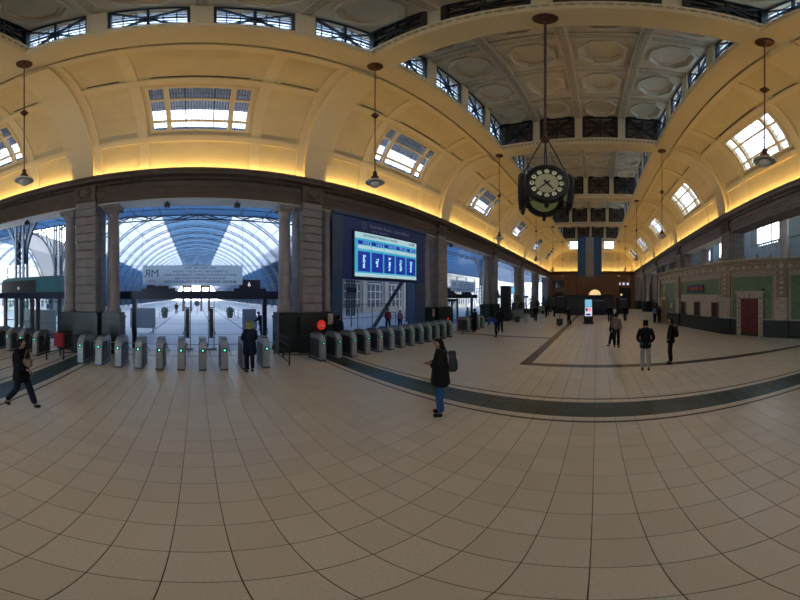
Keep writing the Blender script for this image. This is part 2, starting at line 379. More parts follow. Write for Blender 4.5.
# entablature (profile in local y,z; wall side is +y)
y = YW
ENT = [(y+1.0,6.9),(y+.02,6.9),(y+.02,7.08),(y-.02,7.1),(y-.02,7.24),(y-.06,7.26),(y-.06,7.36),(y-.12,7.4),(y-.12,7.45),(y+.04,7.48),(y+.04,7.72),(y-.08,7.77),(y-.12,7.85),
       (y-.36,7.9),(y-.40,8.02),(y-.46,8.05),(y-.48,8.14),(y-.43,8.14),(y-.43,8.03),(y+1.0,8.03)]
for s, nm, mt in ((1, 'wall_platform_side', 'entablature'), (-1, 'wall_office_side', 'entab_blue')):
    wl = root(nm, **side_xf(s, 0))
    for p in BAYS:
        cx = (PX(p) + BAY/2) * s
        mb = MB().extx(ENT, cx-BAY/2, cx+BAY/2)
        for k in range(30):                                     # dentils under the cornice
            x = cx - BAY/2 + BAY*(k+.5)/30; mb.box(x-.08, x+.08, y-.16, y+.02, 7.74, 7.83)
        ob('entablature', mb, wl, mt=mt)
        if s > 0 or p >= 1: ob('soffit', MB().box(cx-BAY/2+.5, cx+BAY/2-.5, y+.12, y+1.02, 6.84, 6.9), wl, mt='soffit')  # underside coloured near white for the daylight it catches from the platforms
    ob('upper_wall', MB().box((XL if s > 0 else -XR), (XR if s > 0 else -XL), y+.5, y+1.0, 8.0, 9.6), wl, mt='cream')
    if s < 0:
        # solid parts of the office side: behind the camera's left
        for p in (-2, -1):
            # unseen glazed entrance bays, added to bring daylight into the hall
            cx = -(PX(p)+BAY/2)
            for a, b in ((-BAY/2, -3.7), (3.7, BAY/2)): ob('panel', MB().box(cx+a, cx+b, y+.3, y+.6, 0, 7), wl, mt='stone')
            ob('panel', MB().box(cx-3.7, cx+3.7, y+.3, y+.6, 6.5, 7), wl, mt='stone')
            for k in range(5):
                a = cx-3.7+1.48*k; fr = MB().box(a, a+.08, y+.35, y+.5, 0, 6.5).box(a+1.4, a+1.48, y+.35, y+.5, 0, 6.5)
                for z in (0, 2.5, 4.5, 6.42): fr.box(a+.08, a+1.4, y+.35, y+.5, z, z+.08)
                f = ob('added_entrance_frame', fr, wl, mt='iron'); ob('pane', MB().box(a+.08, a+1.4, y+.42, y+.43, .08, 6.42), f, mt='window_glass')
        for p in (2, 3, 4):
            cx = -(PX(p)+BAY/2)
            ob('dado', MB().box(cx-BAY/2, cx+BAY/2, y+1.2, y+1.5, 0, 1.7), wl, mt='green_marble')
            ob('panel', MB().box(cx-BAY/2, cx+BAY/2, y+1.25, y+1.5, 1.7, 7.2), wl, mt='entab_blue')
            for k, dx in enumerate((-2.1, 0, 2.1)):
                ob('curtain_window', MB().box(cx+dx-.62, cx+dx+.62, y+1.18, y+1.26, 2.0, 6.3), wl, mt='white_paint')
                m2 = MB()
                for q in (-.64, 0, .64): m2.box(cx+dx+q-.04, cx+dx+q+.04, y+1.12, y+1.18, 1.95, 6.35)
                for z in (1.95, 3.4, 4.9, 6.3): m2.box(cx+dx-.66, cx+dx+.66, y+1.12, y+1.18, z-.04, z+.04)
                ob('window_frame', m2, wl, mt='iron')
        # gallery behind the ticket office: pale blue wall with bright windows, ceiling, balustrade
        gx0, gx1 = -32.0, -PX(-1)+3
        cols = sorted([-(PX(0)+2.3), -(PX(0)+4.95), -(PX(0)+7.6)+.0, -(PX(0)+9.2), -(PX(1)+2.6), -(PX(1)+4.9), -(PX(1)+7.4)])
        wins = [(c-.62, c+.62) for c in cols]
        wins = []
        for c in (-7.0, -14.4, -19.1, -22.4, -33.5): pass
        wz0, wz1 = 7.15, 9.55
        spans = [(-29.9,-28.6), (-27.2,-25.9), (-23.2,-22.0), (-19.0,-15.8), (-12.3,-11.0), (-9.5,-7.0)]
        mb = MB(); prev = gx0
        yb = 14.9
        for a, b in spans: mb.box(prev, a, yb, yb+.3, 4.9, 10.3); mb.box(a, b, yb, yb+.3, 4.9, wz0); mb.box(a, b, yb, yb+.3, wz1, 10.3); prev = b
        mb.box(prev, gx1, yb, yb+.3, 4.9, 10.3); ob('gallery_wall', mb, wl, mt='wall_blue')
        ob('gallery_ceiling', MB().box(gx0, gx1, y+.9, yb+.3, 10.3, 10.5), wl, mt='wall_blue')
        ob('gallery_end', MB().box(gx0-.3, gx0, y+.9, yb+.3, 0, 10.5), wl, mt='wall_blue'); ob('gallery_end', MB().box(gx1, gx1+.3, y+.6, yb+.3, 0, 10.5), wl, mt='wall_blue')
        ob('gallery_floor', MB().box(gx0, gx1, yb-.2, yb+.3, 0, 4.9), wl, mt='wall_blue')
        for a, b in spans:
            fr = MB().box(a-.05, a+.05, yb-.06, yb, wz0-.05, wz1+.05).box(b-.05, b+.05, yb-.06, yb, wz0-.05, wz1+.05).box(a, b, yb-.06, yb, wz0-.06, wz0+.06).box(a, b, yb-.06, yb, wz1-.06, wz1+.06)
            n = 3 if b-a > 2 else 2
            for k in range(1, n): fr.box(a+(b-a)*k/n-.06, a+(b-a)*k/n+.06, yb-.06, yb+.02, wz0, wz1)
            f = ob('window_frame', fr, wl, mt='entab_blue')
            ob('pane', MB().box(a, b, yb+.1, yb+.12, wz0, wz1), f, mt='window_glass')
        bal = MB().box(-23.5, -5.5, yb-1.5, yb-1.38, 6.82, 6.95).box(-23.5, -5.5, yb-1.5, yb-1.38, 6.1, 6.2)
        for k in range(60): bal.lathe([(.05,6.2),(.07,6.4),(.04,6.6),(.06,6.82)], (-23.3+k*.3, yb-1.44, 0), 6)
        ob('balustrade', bal, wl, mt='wall_blue')
        # blue-grey piers inside the gallery
        for x in (-16.9, -21.9): ob('pier', MB().box(x-.35, x+.35, y+2.2, y+2.9, 4.9, 10.3), wl, mt='wall_blue')
# columns in the middle of the office bays (stand on the ticket office roof line)
for p in (0, 1):
    c = root('column', (((12.9, -11.75) if p == 0 else (20.6, -9.4))[0], ((12.9, -11.75) if p == 0 else (20.6, -9.4))[1], 0), 0)
    zt = 10.3 if p == 0 else 6.95
    ob('shaft', MB().lathe([(.36,4.92),(.36,5.05),(.31,5.15),(.29,5.2),(.27,zt-.5),(.30,zt-.42)], (0,0,0), 20), c, mt='column', smooth=True)
    ob('capital', MB().lathe([(.27,zt-.42),(.36,zt-.3),(.36,zt-.24)], (0,0,0), 20).box(-.37,.37,-.37,.37,zt-.24,zt), c, mt='column')
# small floodlights under the soffits
for k, (x, lab) in enumerate([(-1.25, 'left'), (1.75, 'right'), (16.9, 'third'), (-8.5, 'fourth')]):
    o = thing('floodlight', ['small black floodlight under the white lintel above the hanging banner, nearer the boxed seven', 'small black floodlight under the white lintel above the banner, nearer the right column', 'small black floodlight under the lintel just past the departure board', 'small black floodlight under the lintel above the teal booth'][k], 'floodlight', (x, YM+YW+.35, 6.84), 0, 'floodlights under the lintels')
    ob('bracket', MB().box(-.03,.03,-.03,.03,-.12,0), o, mt='iron'); ob('lamp_head', MB().box(-.12,.12,-.09,.09,-.3,-.1), o, mt='iron')

# ------------------------------------------------------------------ coved vault, bay by bay
CA, CB, CY, CZ = 3.85, 4.6, YW-3.95, 8.05          # quarter ellipse of the cove
def cv(x, deg, off=0):
    a = radians(deg); ny, nz = cos(a)/CA, sin(a)/CB; l = hypot(ny, nz)
    return (x, CY + CA*cos(a) - off*ny/l, CZ + CB*sin(a) - off*nz/l)
def cove_strip(mb, x0, x1, a0, a1, off, n=6, th=None):
    """curved slab on the cove, proud by off into the hall, back at th"""
    th = -.02 if th is None else th; vs = []; fs = []
    for i in range(n+1):
        a = a0 + (a1-a0)*i/n
        vs += [cv(x0,a,off), cv(x1,a,off), cv(x1,a,th), cv(x0,a,th)]
    for i in range(n):
        b = 4*i
        for k in range(4): fs.append((b+k, b+(k+1)%4, b+4+(k+1)%4, b+4+k))
    fs += [(0,3,2,1), (4*n, 4*n+1, 4*n+2, 4*n+3)]
    return mb.add(vs, fs)
WA0, WA1, WH = 27.4, 57.3, 1.9
h = BAY/2
mb = MB()
cove_strip(mb, -h, -WH, 0, 90, 0, 16, -.25); cove_strip(mb, WH, h, 0, 90, 0, 16, -.25)
cove_strip(mb, -WH, WH, 0, WA0, 0, 6, -.25); cove_strip(mb, -WH, WH, WA1, 90, 0, 6, -.25)
COVE = mb.mesh('vault', 'cream', True)
for p_ in COVE.polygons: p_.use_smooth = False
RIB = MB(); cove_strip(RIB, -.52, .52, 0, 90, .26, 18); RIB = RIB.mesh('rib', 'cream_band')
RIBS = MB(); cove_strip(RIBS, -.86, -.52, 0, 90, .10, 18); cove_strip(RIBS, .52, .86, 0, 90, .10, 18); RIBS = RIBS.mesh('rib_border', 'cream_band')
STR = []
for x0, x1, a0, a1, off in [(-h+.86, h-.86, 20.5, 24.2, .09), (-h+.86, h-.86, 59.5, 63.5, .09), (-2.45, -2.05, 0, 90, .06), (2.05, 2.45, 0, 90, .06),
                            (-h+.86, h-.86, 86, 90, .12), (-h+.86, h-.86, 0, 2, .06)]:
    m = MB(); cove_strip(m, x0, x1, a0, a1, off, 12 if a1-a0 > 20 else 2); STR.append(m.mesh('moulding', 'cream_band'))
# thin dark strips painted as the shadow above the upper moulding
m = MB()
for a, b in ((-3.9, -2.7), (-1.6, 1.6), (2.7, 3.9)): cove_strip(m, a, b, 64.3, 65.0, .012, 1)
SHADE_STRIP = m.mesh('shade_strip', 'brown_tile')
WFR = MB()
for x0, x1, a0, a1 in [(-WH-.02, -WH+.1, WA0-.6, WA1+.6), (WH-.1, WH+.02, WA0-.6, WA1+.6), (-1.27, -1.09, WA0, WA1), (1.09, 1.27, WA0, WA1)]: cove_strip(WFR, x0, x1, a0, a1, .04, 6, -.2)
for a0, a1 in [(WA0-.6, WA0+1), (WA1-1, WA1+.6), (33.5, 34.9), (47.6, 49)]: cove_strip(WFR, -WH, WH, a0, a1, .03, 2, -.2)
WFR = WFR.mesh('window_frame', 'cream_band')
WBAR = MB()
for k in range(1, 36):
    x = -WH + 2*WH*k/36; w_ = .026 if k in (13, 23) else .011
    for a0, a1 in [(WA0, 33.5), (34.9, 47.6), (49, WA1)]: cove_strip(WBAR, x-w_, x+w_, a0, a1, -.07, 2, -.09)
for a in (30, 39, 43.5, 52.5): cove_strip(WBAR, -WH, WH, a-.14, a+.14, -.04, 1, -.09)
WBAR = WBAR.mesh('glazing_bar', 'iron')
PANES = []
for x0, x1 in ((-WH+.1, -1.27), (-1.09, 1.09), (1.27, WH-.1)):
    for a0, a1 in ((WA0+1, 33.5), (34.9, 47.6), (49, WA1-1)):
        m = MB(); cove_strip(m, x0, x1, a0, a1, -.10, 2, -.115); PANES.append(m.mesh('pane', 'milky_glass'))
vault = {1: root('ceiling_vault_platform_side'), -1: root('ceiling_vault_office_side')}
for s in (1, -1):
    for p in BAYS:
        kw = dict(parent=vault[s], loc=(PX(p)+h, YM, 0), rz=0 if s > 0 else pi)
        ob('vault_panel', COVE, **kw)
        for m in STR: ob('moulding', m, **kw)
        ob('shade_strip', SHADE_STRIP, **kw)
        wn = root('window_%d' % (BAYS.index(p)*2 + (1 if s > 0 else 2)), kw['loc'], kw['rz'])
        ob('window_frame', WFR, wn)
        for m in PANES: ob('pane', m, wn)
        tag(ob('glazing_bar', WBAR, wn), kind='stuff')
    for p in range(-2, 6):
        kw = dict(parent=vault[s], loc=(PX(p), YM, 0), rz=0 if s > 0 else pi)
        ob('rib', RIB, **kw); ob('rib_border', RIBS, **kw)
# outer roof housing over the platform-side windows (keeps their upper halves dark), and the pitched outer roof
ob('roof', MB().box(XL, XR, YM+5.6, YM+10.75, 13.2, 13.35), mt='roof_timber')['kind'] = 'structure'

# ------------------------------------------------------------------ ceiling: beams, lattices, coffers
BZ0, BZ1, LZ1, BW, LBZ = 12.6, 13.05, 15.2, .5, 12.8
BH = 5.0                                           # half distance of the longitudinal beams
ceil = root('ceiling')
bm_prof = [(-BW, BZ0+.08), (-BW+.08, BZ0), (BW-.08, BZ0), (BW, BZ0+.08), (BW, BZ1-.12), (BW+.06, BZ1-.08), (BW+.06, BZ1), (-BW-.06, BZ1), (-BW-.06, BZ1-.08), (-BW, BZ1-.12)]
TB = MB().extx(bm_prof, -BH-.45, BH+.45).mesh('beam', 'cream_band')
LB = MB().extx([(-BW, BZ0+.05), (-BW+.05, BZ0), (BW-.08, BZ0), (BW, BZ0+.08), (BW, BZ1), (-.1, BZ1), (-.1, LBZ), (-BW-.04, LBZ), (-BW-.04, LBZ-.06), (-BW, LBZ-.08)], -BAY/2+.42, BAY/2-.42).mesh('beam', 'cream_band')
orn = MB()
for k in range(40):
    x = -BH+.4 + (2*BH-.8)*(k+.5)/40
    for s in (-1, 1): orn.lathe([(.01,-.04),(.085,-.01),(.085,.03)], (x, s*(BW+.02)+0, BZ1-.2), 6, 'y')
ORN = orn.mesh('beam_carving', 'ornament')
def star(w_, hh, r):
    m = MB(); m.bar((-w_,0,-hh),(w_,0,hh),r); m.bar((-w_,0,hh),(w_,0,-hh),r); m.bar((0,0,-hh),(0,0,hh),r*.8); m.bar((-w_,0,0),(w_,0,0),r*.8)
    for a, b in (((-w_,0,-hh),(w_,0,-hh)),((-w_,0,hh),(w_,0,hh)),((-w_,0,-hh),(-w_,0,hh)),((w_,0,-hh),(w_,0,hh))): m.bar(a,b,r*1.3)
    m.lathe([(.01,-.1),(.16,-.06),(.16,.06),(.01,.1)], (0,0,0), 8, 'y'); 
    for z in (-hh*.45, hh*.45): m.bar((-w_,0,z),(w_,0,z),r*.35)
    return m
LWt = 2*BH/4; LWl = BAY/4; zc = (BZ1+LZ1)/2; hh = (LZ1-BZ1)/2
STt = star(LWt/2-.3, hh-.08, .085).mesh('lattice', 'iron'); hl = (LZ1-LBZ)/2; zl = (LZ1+LBZ)/2; STl = star(LWl/2-.28, hl-.08, .06).mesh('lattice', 'iron_blue')
POST = MB().box(-.26,.26,-.3,.3,BZ1,LZ1+.1).mesh('post', 'cream_band'); POSTL = MB().box(-.26,.26,-.35,.15,LBZ,LZ1+.1).mesh('post', 'cream_band')
BACKT = MB().box(-LWt/2+.25, LWt/2-.25, -.02, .02, -hh, hh).mesh('back_board', 'lattice_back')
PANE_L = MB().box(-LWl/2+.26, LWl/2-.26, -.01, .01, -hl, hl).mesh('pane', 'clerestory_glass')
mul = MB()
for k in range(1, 6): mul.box(-LWl/2+.26+(LWl-.52)*k/6-.012, -LWl/2+.26+(LWl-.52)*k/6+.012, -.02, .02, -hl, hl)
for k in range(1, 4): mul.box(-LWl/2+.26, LWl/2-.26, -.02, .02, -hl+2*hl*k/4-.03, -hl+2*hl*k/4+.03)
MUL = mul.mesh('glazing_bar', 'iron_blue')
# coffer: octagonal recess with stepped rim, on a panel with raised border
def coffer_mesh():
    a, b = LWl/2, LWt/2; m = MB(); z = LZ1
    # frame with octagonal hole: ring of quads between rectangle and octagon
    oc = lambda rx, ry, zz, k=.42: [(rx,-ry*k,zz),(rx,ry*k,zz),(rx*k,ry,zz),(-rx*k,ry,zz),(-rx,ry*k,zz),(-rx,-ry*k,zz),(-rx*k,-ry,zz),(rx*k,-ry,zz)]
    rc = [(a-.2,-b+.2,z),(a-.2,b-.2,z),(a-.2,b-.2,z),(-a+.2,b-.2,z),(-a+.2,b-.2,z),(-a+.2,-b+.2,z),(-a+.2,-b+.2,z),(a-.2,-b+.2,z)]
    rings = [rc, oc(.88,.88,z), oc(.86,.86,z-.11), oc(.75,.75,z-.11), oc(.72,.72,z+.12), oc(.62,.62,z+.12), oc(.60,.60,z+.2)]
    vs = [v for r in rings for v in r]; fs = []
    for j in range(len(rings)-1):
        for i in range(8): fs.append((j*8+i, j*8+(i+1)%8, (j+1)*8+(i+1)%8, (j+1)*8+i))
    n = (len(rings)-1)*8; fs.append(tuple(n+i for i in range(8)))
    m.add(vs, fs); return m
COF = coffer_mesh().mesh('coffer', 'ceiling')
RIBX = MB().box(-BAY/2, BAY/2, -.2, .2, LZ1-.16, LZ1+.1); RIBX = RIBX.mesh('coffer_rib', 'ceiling')
RIBY = MB().box(-.2, .2, -BH, BH, LZ1-.14, LZ1+.1).mesh('coffer_rib', 'ceiling')
gl = MB()
for k in range(44):
    x = -BAY/2+.1+ (BAY-.2)*(k+.5)/44; gl.lathe([(.01,-.03),(.06,-.02),(.075,.02)], (x, 0, LZ1-.16), 5)
    
GLX = gl.mesh('carving', 'ornament')
RX1 = MB().box(-BAY/2, BAY/2, -.13, .13, LZ1-.172, LZ1-.15).mesh('carved_band', 'ornament'); RY1 = MB().box(-.13, .13, -BH, BH, LZ1-.152, LZ1-.13).mesh('carved_band', 'ornament')
for p in range(-2, 6):
    x = PX(p)
    ob('beam', TB, ceil, (x, YM, 0), pi/2)
    tag(ob('beam_carving', ORN, ceil, (x, YM, 0), pi/2), kind='stuff')
    if p < 5 and p > -2:
        for i in range(4):
            for d_ in (-.3, .3): ob('lattice', STt, ceil, (x+d_, YM-BH+LWt*(i+.5), zc), pi/2)
            ob('back_board', BACKT, ceil, (x, YM-BH+LWt*(i+.5), zc), pi/2)
        for i in range(1, 4): ob('post', POST, ceil, (x, YM-BH+LWt*i, 0), pi/2)
for p in BAYS:
    x = PX(p)+h
    for s in (1, -1):
        ob('beam', LB, ceil, (x, YM+s*BH, 0), 0 if s > 0 else pi)
        for i in range(4):
            xx = PX(p) + LWl*(i+.5)
            ob('lattice', STl, ceil, (xx, YM+s*(BH-.2), zl), 0)
            pn = ob('pane', PANE_L, ceil, (xx, YM+s*(BH-.05), zl), 0)
            ob('glazing_bar', MUL, pn)
        for i in range(0, 4): ob('post', POSTL, ceil, (PX(p)+LWl*i, YM+s*BH, 0), 0 if s > 0 else pi)
    for i in range(4):
        for j in range(4): ob('coffer', COF, ceil, (PX(p)+LWl*(i+.5), YM-BH+LWt*(j+.5), 0))
    for j in range(0, 5):
        ob('coffer_rib', RIBX, ceil, (x, YM-BH+LWt*j, 0))
        if 0 < j < 4: ob('carved_band', RX1, ceil, (x, YM-BH+LWt*j, 0)); tag(ob('carving', GLX, ceil, (x, YM-BH+LWt*j, 0)), kind='stuff')
    for i in range(0, 4): ob('coffer_rib', RIBY, ceil, (PX(p)+LWl*i, YM, 0)); ob('carved_band', RY1, ceil, (PX(p)+LWl*i, YM, 0))
ob('ceiling_slab', MB().box(XL-.3, XR+.3, YM-BH-.6, YM+BH+.6, LZ1+.25, LZ1+.5), ceil, mt='facade_dark')

# ------------------------------------------------------------------ end walls
we = root('wall_far')
ob('panel', MB().box(XR, XR+.4, YM-YW-.3, YM+YW+1, 8.05, 13.0), we, mt='cream')
for yy in (-9.2, -5.0, -2.3, 2.3, 5.0, 9.2): ob('moulding', MB().box(XR-.12, XR, YM+yy-.22, YM+yy+.22, 8.05, 12.6), we, mt='cream_band')
for zz in (10.2, 12.3): ob('moulding', MB().box(XR-.1, XR, YM-YW, YM+YW, zz, zz+.22), we, mt='cream_band')
for s in (-1, 1):
    arc = MB()
    n = 14
    for i in range(n):
        a0, a1 = pi*i/n, pi*(i+1)/n; c0 = YM+s*7.1
        q = lambda r, a: (c0 + r*cos(a), 9.0+1.6*r/2*sin(a))
        P = [q(1.9,a0), q(2.15,a0), q(2.15,a1), q(1.9,a1)]
        arc.extx(P, XR-.14, XR-.02)
    ob('arch_moulding', arc, we, mt='cream_band')
ob('entablature', MB().extx([(0,6.9),(-.1,6.9),(-.1,7.5),(0,7.6),(0,7.8),(-.4,7.9),(-.45,8.14),(-.38,8.14),(-.38,8.03),(0,8.03)], -YW-1, YW+1).xf(Matrix.Translation((XR, YM, 0)) @ Matrix.Rotation(-pi/2, 4, 'Z')), we, mt='brown_wall')
ob('panel', MB().box(XR, XR+.4, YM-YW-1.5, YM+YW+1.5, 0, 8.05), we, mt='brown_wall')
for k, yy in enumerate((-8.9, -5.6, -3.9, 3.9, 5.6, 8.9)): ob('pilaster', MB().box(XR-.3, XR, YM+yy-.35, YM+yy+.35, 0, 6.95), we, mt='brown_wall')
ar = MB()
for i in range(16):
    a0, a1 = pi*i/16, pi*(i+1)/16; q = lambda r, a: (YM-.7 + r*cos(a), 2.9 + r*sin(a))
    ar.extx([q(2.5,a0), q(3.0,a0), q(3.0,a1), q(2.5,a1)], XR-.25, XR)
ob('arch_moulding', ar, we, mt='brown_wall')
ob('lunette', MB().extx([(YM-.7+1.3*cos(pi*i/12), 2.9+1.3*sin(pi*i/12)) for i in range(13)], XR-.06, XR), we, mt='lit_window')
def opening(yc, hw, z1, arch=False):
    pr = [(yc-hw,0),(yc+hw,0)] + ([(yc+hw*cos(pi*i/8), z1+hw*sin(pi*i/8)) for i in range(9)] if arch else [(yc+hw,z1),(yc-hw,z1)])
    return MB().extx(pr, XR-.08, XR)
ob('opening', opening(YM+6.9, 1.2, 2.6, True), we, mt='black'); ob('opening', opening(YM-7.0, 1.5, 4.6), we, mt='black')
for yy in (-6.0, -6.9, -7.8): ob('lit_pane', MB().box(XR-.12, XR-.08, YM+yy-.22, YM+yy+.22, 5.2, 5.7), we, mt='screen_pale')
ob('lit_pane', MB().box(XR-.12, XR-.08, YM-6.6, YM-6.2, 2.9, 3.3), we, mt='lit_window')
for yy in (5.9, 6.9, 7.9): ob('window_pane', MB().box(XR-.1, XR, YM+yy-.42, YM+yy+.42, 4.6, 6.2), we, mt='dark_glass')
for a, b in ((-4.7,-2.7), (-2.1,-.3), (.3,2.1), (2.7,4.7)):
    f = MB().box(XR-.02, XR+.06, YM+a, YM+a+.06, 13.05, 15.15).box(XR-.02, XR+.06, YM+b-.06, YM+b, 13.05, 15.15).box(XR-.02, XR+.06, YM+(a+b)/2-.03, YM+(a+b)/2+.03, 13.05, 15.15).box(XR-.02, XR+.06, YM+a, YM+b, 14.1, 14.2)
    fo = ob('window_frame', f, we, mt='iron_blue'); ob('pane', MB().box(XR, XR+.02, YM+a, YM+b, 13.05, 15.15), fo, mt='window_glass')
for a in (-5.0,-2.4,0,2.4,5.0): ob('post', MB().box(XR-.2, XR+.2, YM+a-.3, YM+a+.3, 13.0, 15.4), we, mt='cream_band')
wl2 = root('wall_near_end')
ob('panel', MB().box(XL-.4, XL, YM-YW-1.2, YM+YW+1, 0, 8.4), wl2, mt='stone'); ob('panel', MB().box(XL-.4, XL, YM-YW-1, YM+YW+1, 8.4, LZ1+.3), wl2, mt='cream')

# ------------------------------------------------------------------ cornice lamps (warm tubes hidden behind the cornice)
def area(name, loc, rot, sx, sy, power, col, spread=pi):
    l = bpy.data.lights.new(name, 'AREA'); l.shape = 'RECTANGLE'; l.size = sx; l.size_y = sy; l.energy = power; l.color = col; l.spread = spread
    o = bpy.data.objects.new(name, l); COL.objects.link(o); o.location = loc; o.rotation_euler = rot; return o
WARM = (1.0, .68, .25)
for p in BAYS:
    for s in (1, -1):
        area('cornice_lamp', (PX(p)+h, YM+s*(YW-.36), 8.09), (pi - s*radians(12), 0, 0), 8.8, .10, 45, WARM)
area('cornice_lamp', (XR-.32, YM, 8.1), (pi, radians(25), pi/2), .12, 17, 150, WARM).rotation_euler = (0, radians(180-20), 0)

# ------------------------------------------------------------------ pendant lamps at the beam crossings
def make_pendant():
    r = root('pendant_lamp'); del r['kind']
    ob('ceiling_rose', MB().lathe([(.05,-.0),(.26,-.0),(.24,-.06),(.08,-.13),(.03,-.16)], (0,0,BZ0), 16), r, mt='bronze', smooth=True)
    ob('rod', MB().bar((0,0,6.75),(0,0,BZ0-.1),.018,8), r, mt='bronze')
    ob('knob', MB().lathe([(.02,-.16),(.07,-.09),(.13,0),(.07,.09),(.02,.16)], (0,0,9.35), 12), r, mt='bronze', smooth=True)
    ob('cap', MB().lathe([(.13,6.42),(.12,6.55),(.07,6.6),(.07,6.72),(.03,6.78)], (0,0,0), 14), r, mt='bronze', smooth=True)
    ob('shade', MB().lathe([(.13,6.43),(.29,6.36),(.30,6.32),(.27,6.31),(.12,6.38)], (0,0,0), 20), r, mt='opal', smooth=True)
    ob('globe', MB().lathe([(.15,6.34),(.17,6.27),(.14,6.2),(.08,6.16),(.02,6.15)], (0,0,0), 16), r, mt='opal', smooth=True)
    return r
pend0 = make_pendant(); first = True
labs = {(1,-1): 'above the teal booth at the left of the hall', (1,0): 'between banner and departure board', (1,1): 'between the departure board and the hanging clock',
        (1,2): 'second past the board, platform side', (1,3): 'third past the departure board on the platform side', (1,4): 'deepest on the platform side, by the far wall',
        (-1,0): 'nearest the ticket office door', (-1,1): 'before the second skylight over the ticket office', (-1,2): 'third along the ticket office side', (-1,3): 'fourth along the ticket office side', (-1,4): 'deepest on the office side, by the far wall'}
for (s, p), lb in labs.items():
    o = pend0 if first else copy_tree(pend0); first = False
    o.location = (PX(p), YM+s*BH, 0)
    tag(o, 'bronze pendant lamp with glass bowl, '+lb, 'lamp', 'pendant lamps at the beam crossings')

# ------------------------------------------------------------------ four-faced clock
ck = thing('hanging_clock', 'large black four-faced clock hanging on a rod from the transverse beam', 'clock', (5.1, 1.04, 0), radians(15))
CZc, OFF, CR = 4.78, .455, .42
ob('rod', MB().lathe([(.28,12.6),(.26,12.53),(.06,12.45),(.03,12.4),(.026,6.35),(.07,6.3),(.09,6.2),(.05,6.12)], (0,0,0), 12), ck, mt='bronze')
for sx, sy in ((OFF,0),(-OFF,0),(0,OFF),(0,-OFF)): ob('stay', MB().bar((sx*.15,sy*.15,6.16),(sx,sy,CZc+CR+.02),.014,6), ck, mt='iron')
RING = MB()
n = 28
for i in range(n):
    a0, a1 = 2*pi*i/n, 2*pi*(i+1)/n
    q = lambda r, a, yv: (r*cos(a), yv, r*sin(a))
    pr = [(CR-.10,-.05),(CR-.09,-.09),(CR-.02,-.08),(CR+.015,-.03),(CR+.015,.05),(CR-.10,.05)]
    RING.add([q(r,a0,yy) for r,yy in pr] + [q(r,a1,yy) for r,yy in pr], [(k,(k+1)%6,6+(k+1)%6,6+k) for k in range(6)])
RING = RING.mesh('rim', 'black')
DIAL = MB().lathe([(.30,-.02),(.33,0),(.33,.01)], (0,0,0), 28, 'y').mesh('dial', 'dial')
BACK = MB().lathe([(.335,.02),(.335,.03)], (0,0,0), 28, 'y').mesh('dial_back', 'dial_back')
NUM = MB()
for i in range(12):                                    # dark spokes between numeral cells and bars as roman numerals
    a = 2*pi*i/12
    c, s_ = cos(a), sin(a); t = (-s_, c)
    for k in (-.5, .5) if i % 3 else (-1, 0, 1):
        ox, oz = t[0]*k*.018, t[1]*k*.018
        NUM.bar((c*.255+ox,-.045,s_*.255+oz), (c*.298+ox,-.045,s_*.298+oz), .005)
for r_ in (.225, .32):
    for i in range(28):
        a0, a1 = 2*pi*i/28, 2*pi*(i+1)/28; NUM.bar((r_*cos(a0),-.028,r_*sin(a0)),(r_*cos(a1),-.028,r_*sin(a1)), .006)
NUM = NUM.mesh('numerals', 'black')
BAND = MB(); CELL = MB()
for i in range(28):
    a0, a1 = 2*pi*i/28, 2*pi*(i+1)/28; q = lambda r, a, yv: (r*cos(a), yv, r*sin(a))
    BAND.add([q(.225,a0,-.024), q(.225,a1,-.024), q(.325,a1,-.024), q(.325,a0,-.024), q(.225,a0,-.016), q(.225,a1,-.016), q(.325,a1,-.016), q(.325,a0,-.016)], [(0,1,2,3),(7,6,5,4),(0,4,5,1),(3,2,6,7)])
for i in range(12): CELL.lathe([(.038,-.040),(.047,-.034),(.047,-.024)], (.276*cos(2*pi*i/12), 0, .276*sin(2*pi*i/12)), 10, 'y')
BAND = BAND.mesh('numeral_band', 'black'); CELL = CELL.mesh('numeral_cells', 'dial_cell')
def hand(ang, L, w_):
    a = radians(90-ang); d = (cos(a), sin(a)); m = MB(); m.bar((-d[0]*.07,-.045,-d[1]*.07),(d[0]*L,-.045,d[1]*L), w_, 4, w_*.5)
    return m
HH, MH = hand(139, .18, .028).mesh('hour_hand', 'black'), hand(229, .26, .02).mesh('minute_hand', 'black')
for k in range(4):
    rz = -pi/2 + k*pi/2
    loc = (OFF*sin(rz), -OFF*cos(rz), CZc)
    f = ob('clock_face', RING, ck, loc, rz)
    for me in (DIAL, BACK, BAND, CELL, NUM, HH, MH): ob(me.name.split('.')[0], me, f)
    # drop ornament below each face
    ob('finial', MB().lathe([(.05,.02),(.035,-.03),(.045,-.07),(.012,-.12)], (loc[0], loc[1], CZc-CR), 10), ck, mt='black')
fr = MB()
for sx in (-1,1):
    for sy in (-1,1):
        for z in (-.3, .3): fr.bar((sx*OFF*.98, sy*.12, CZc+z), (sx*.12, sy*OFF*.98, CZc+z), .018)
fr.bar((0,0,CZc-.35),(0,0,CZc+.4),.03)
ob('frame', fr, ck, mt='black')

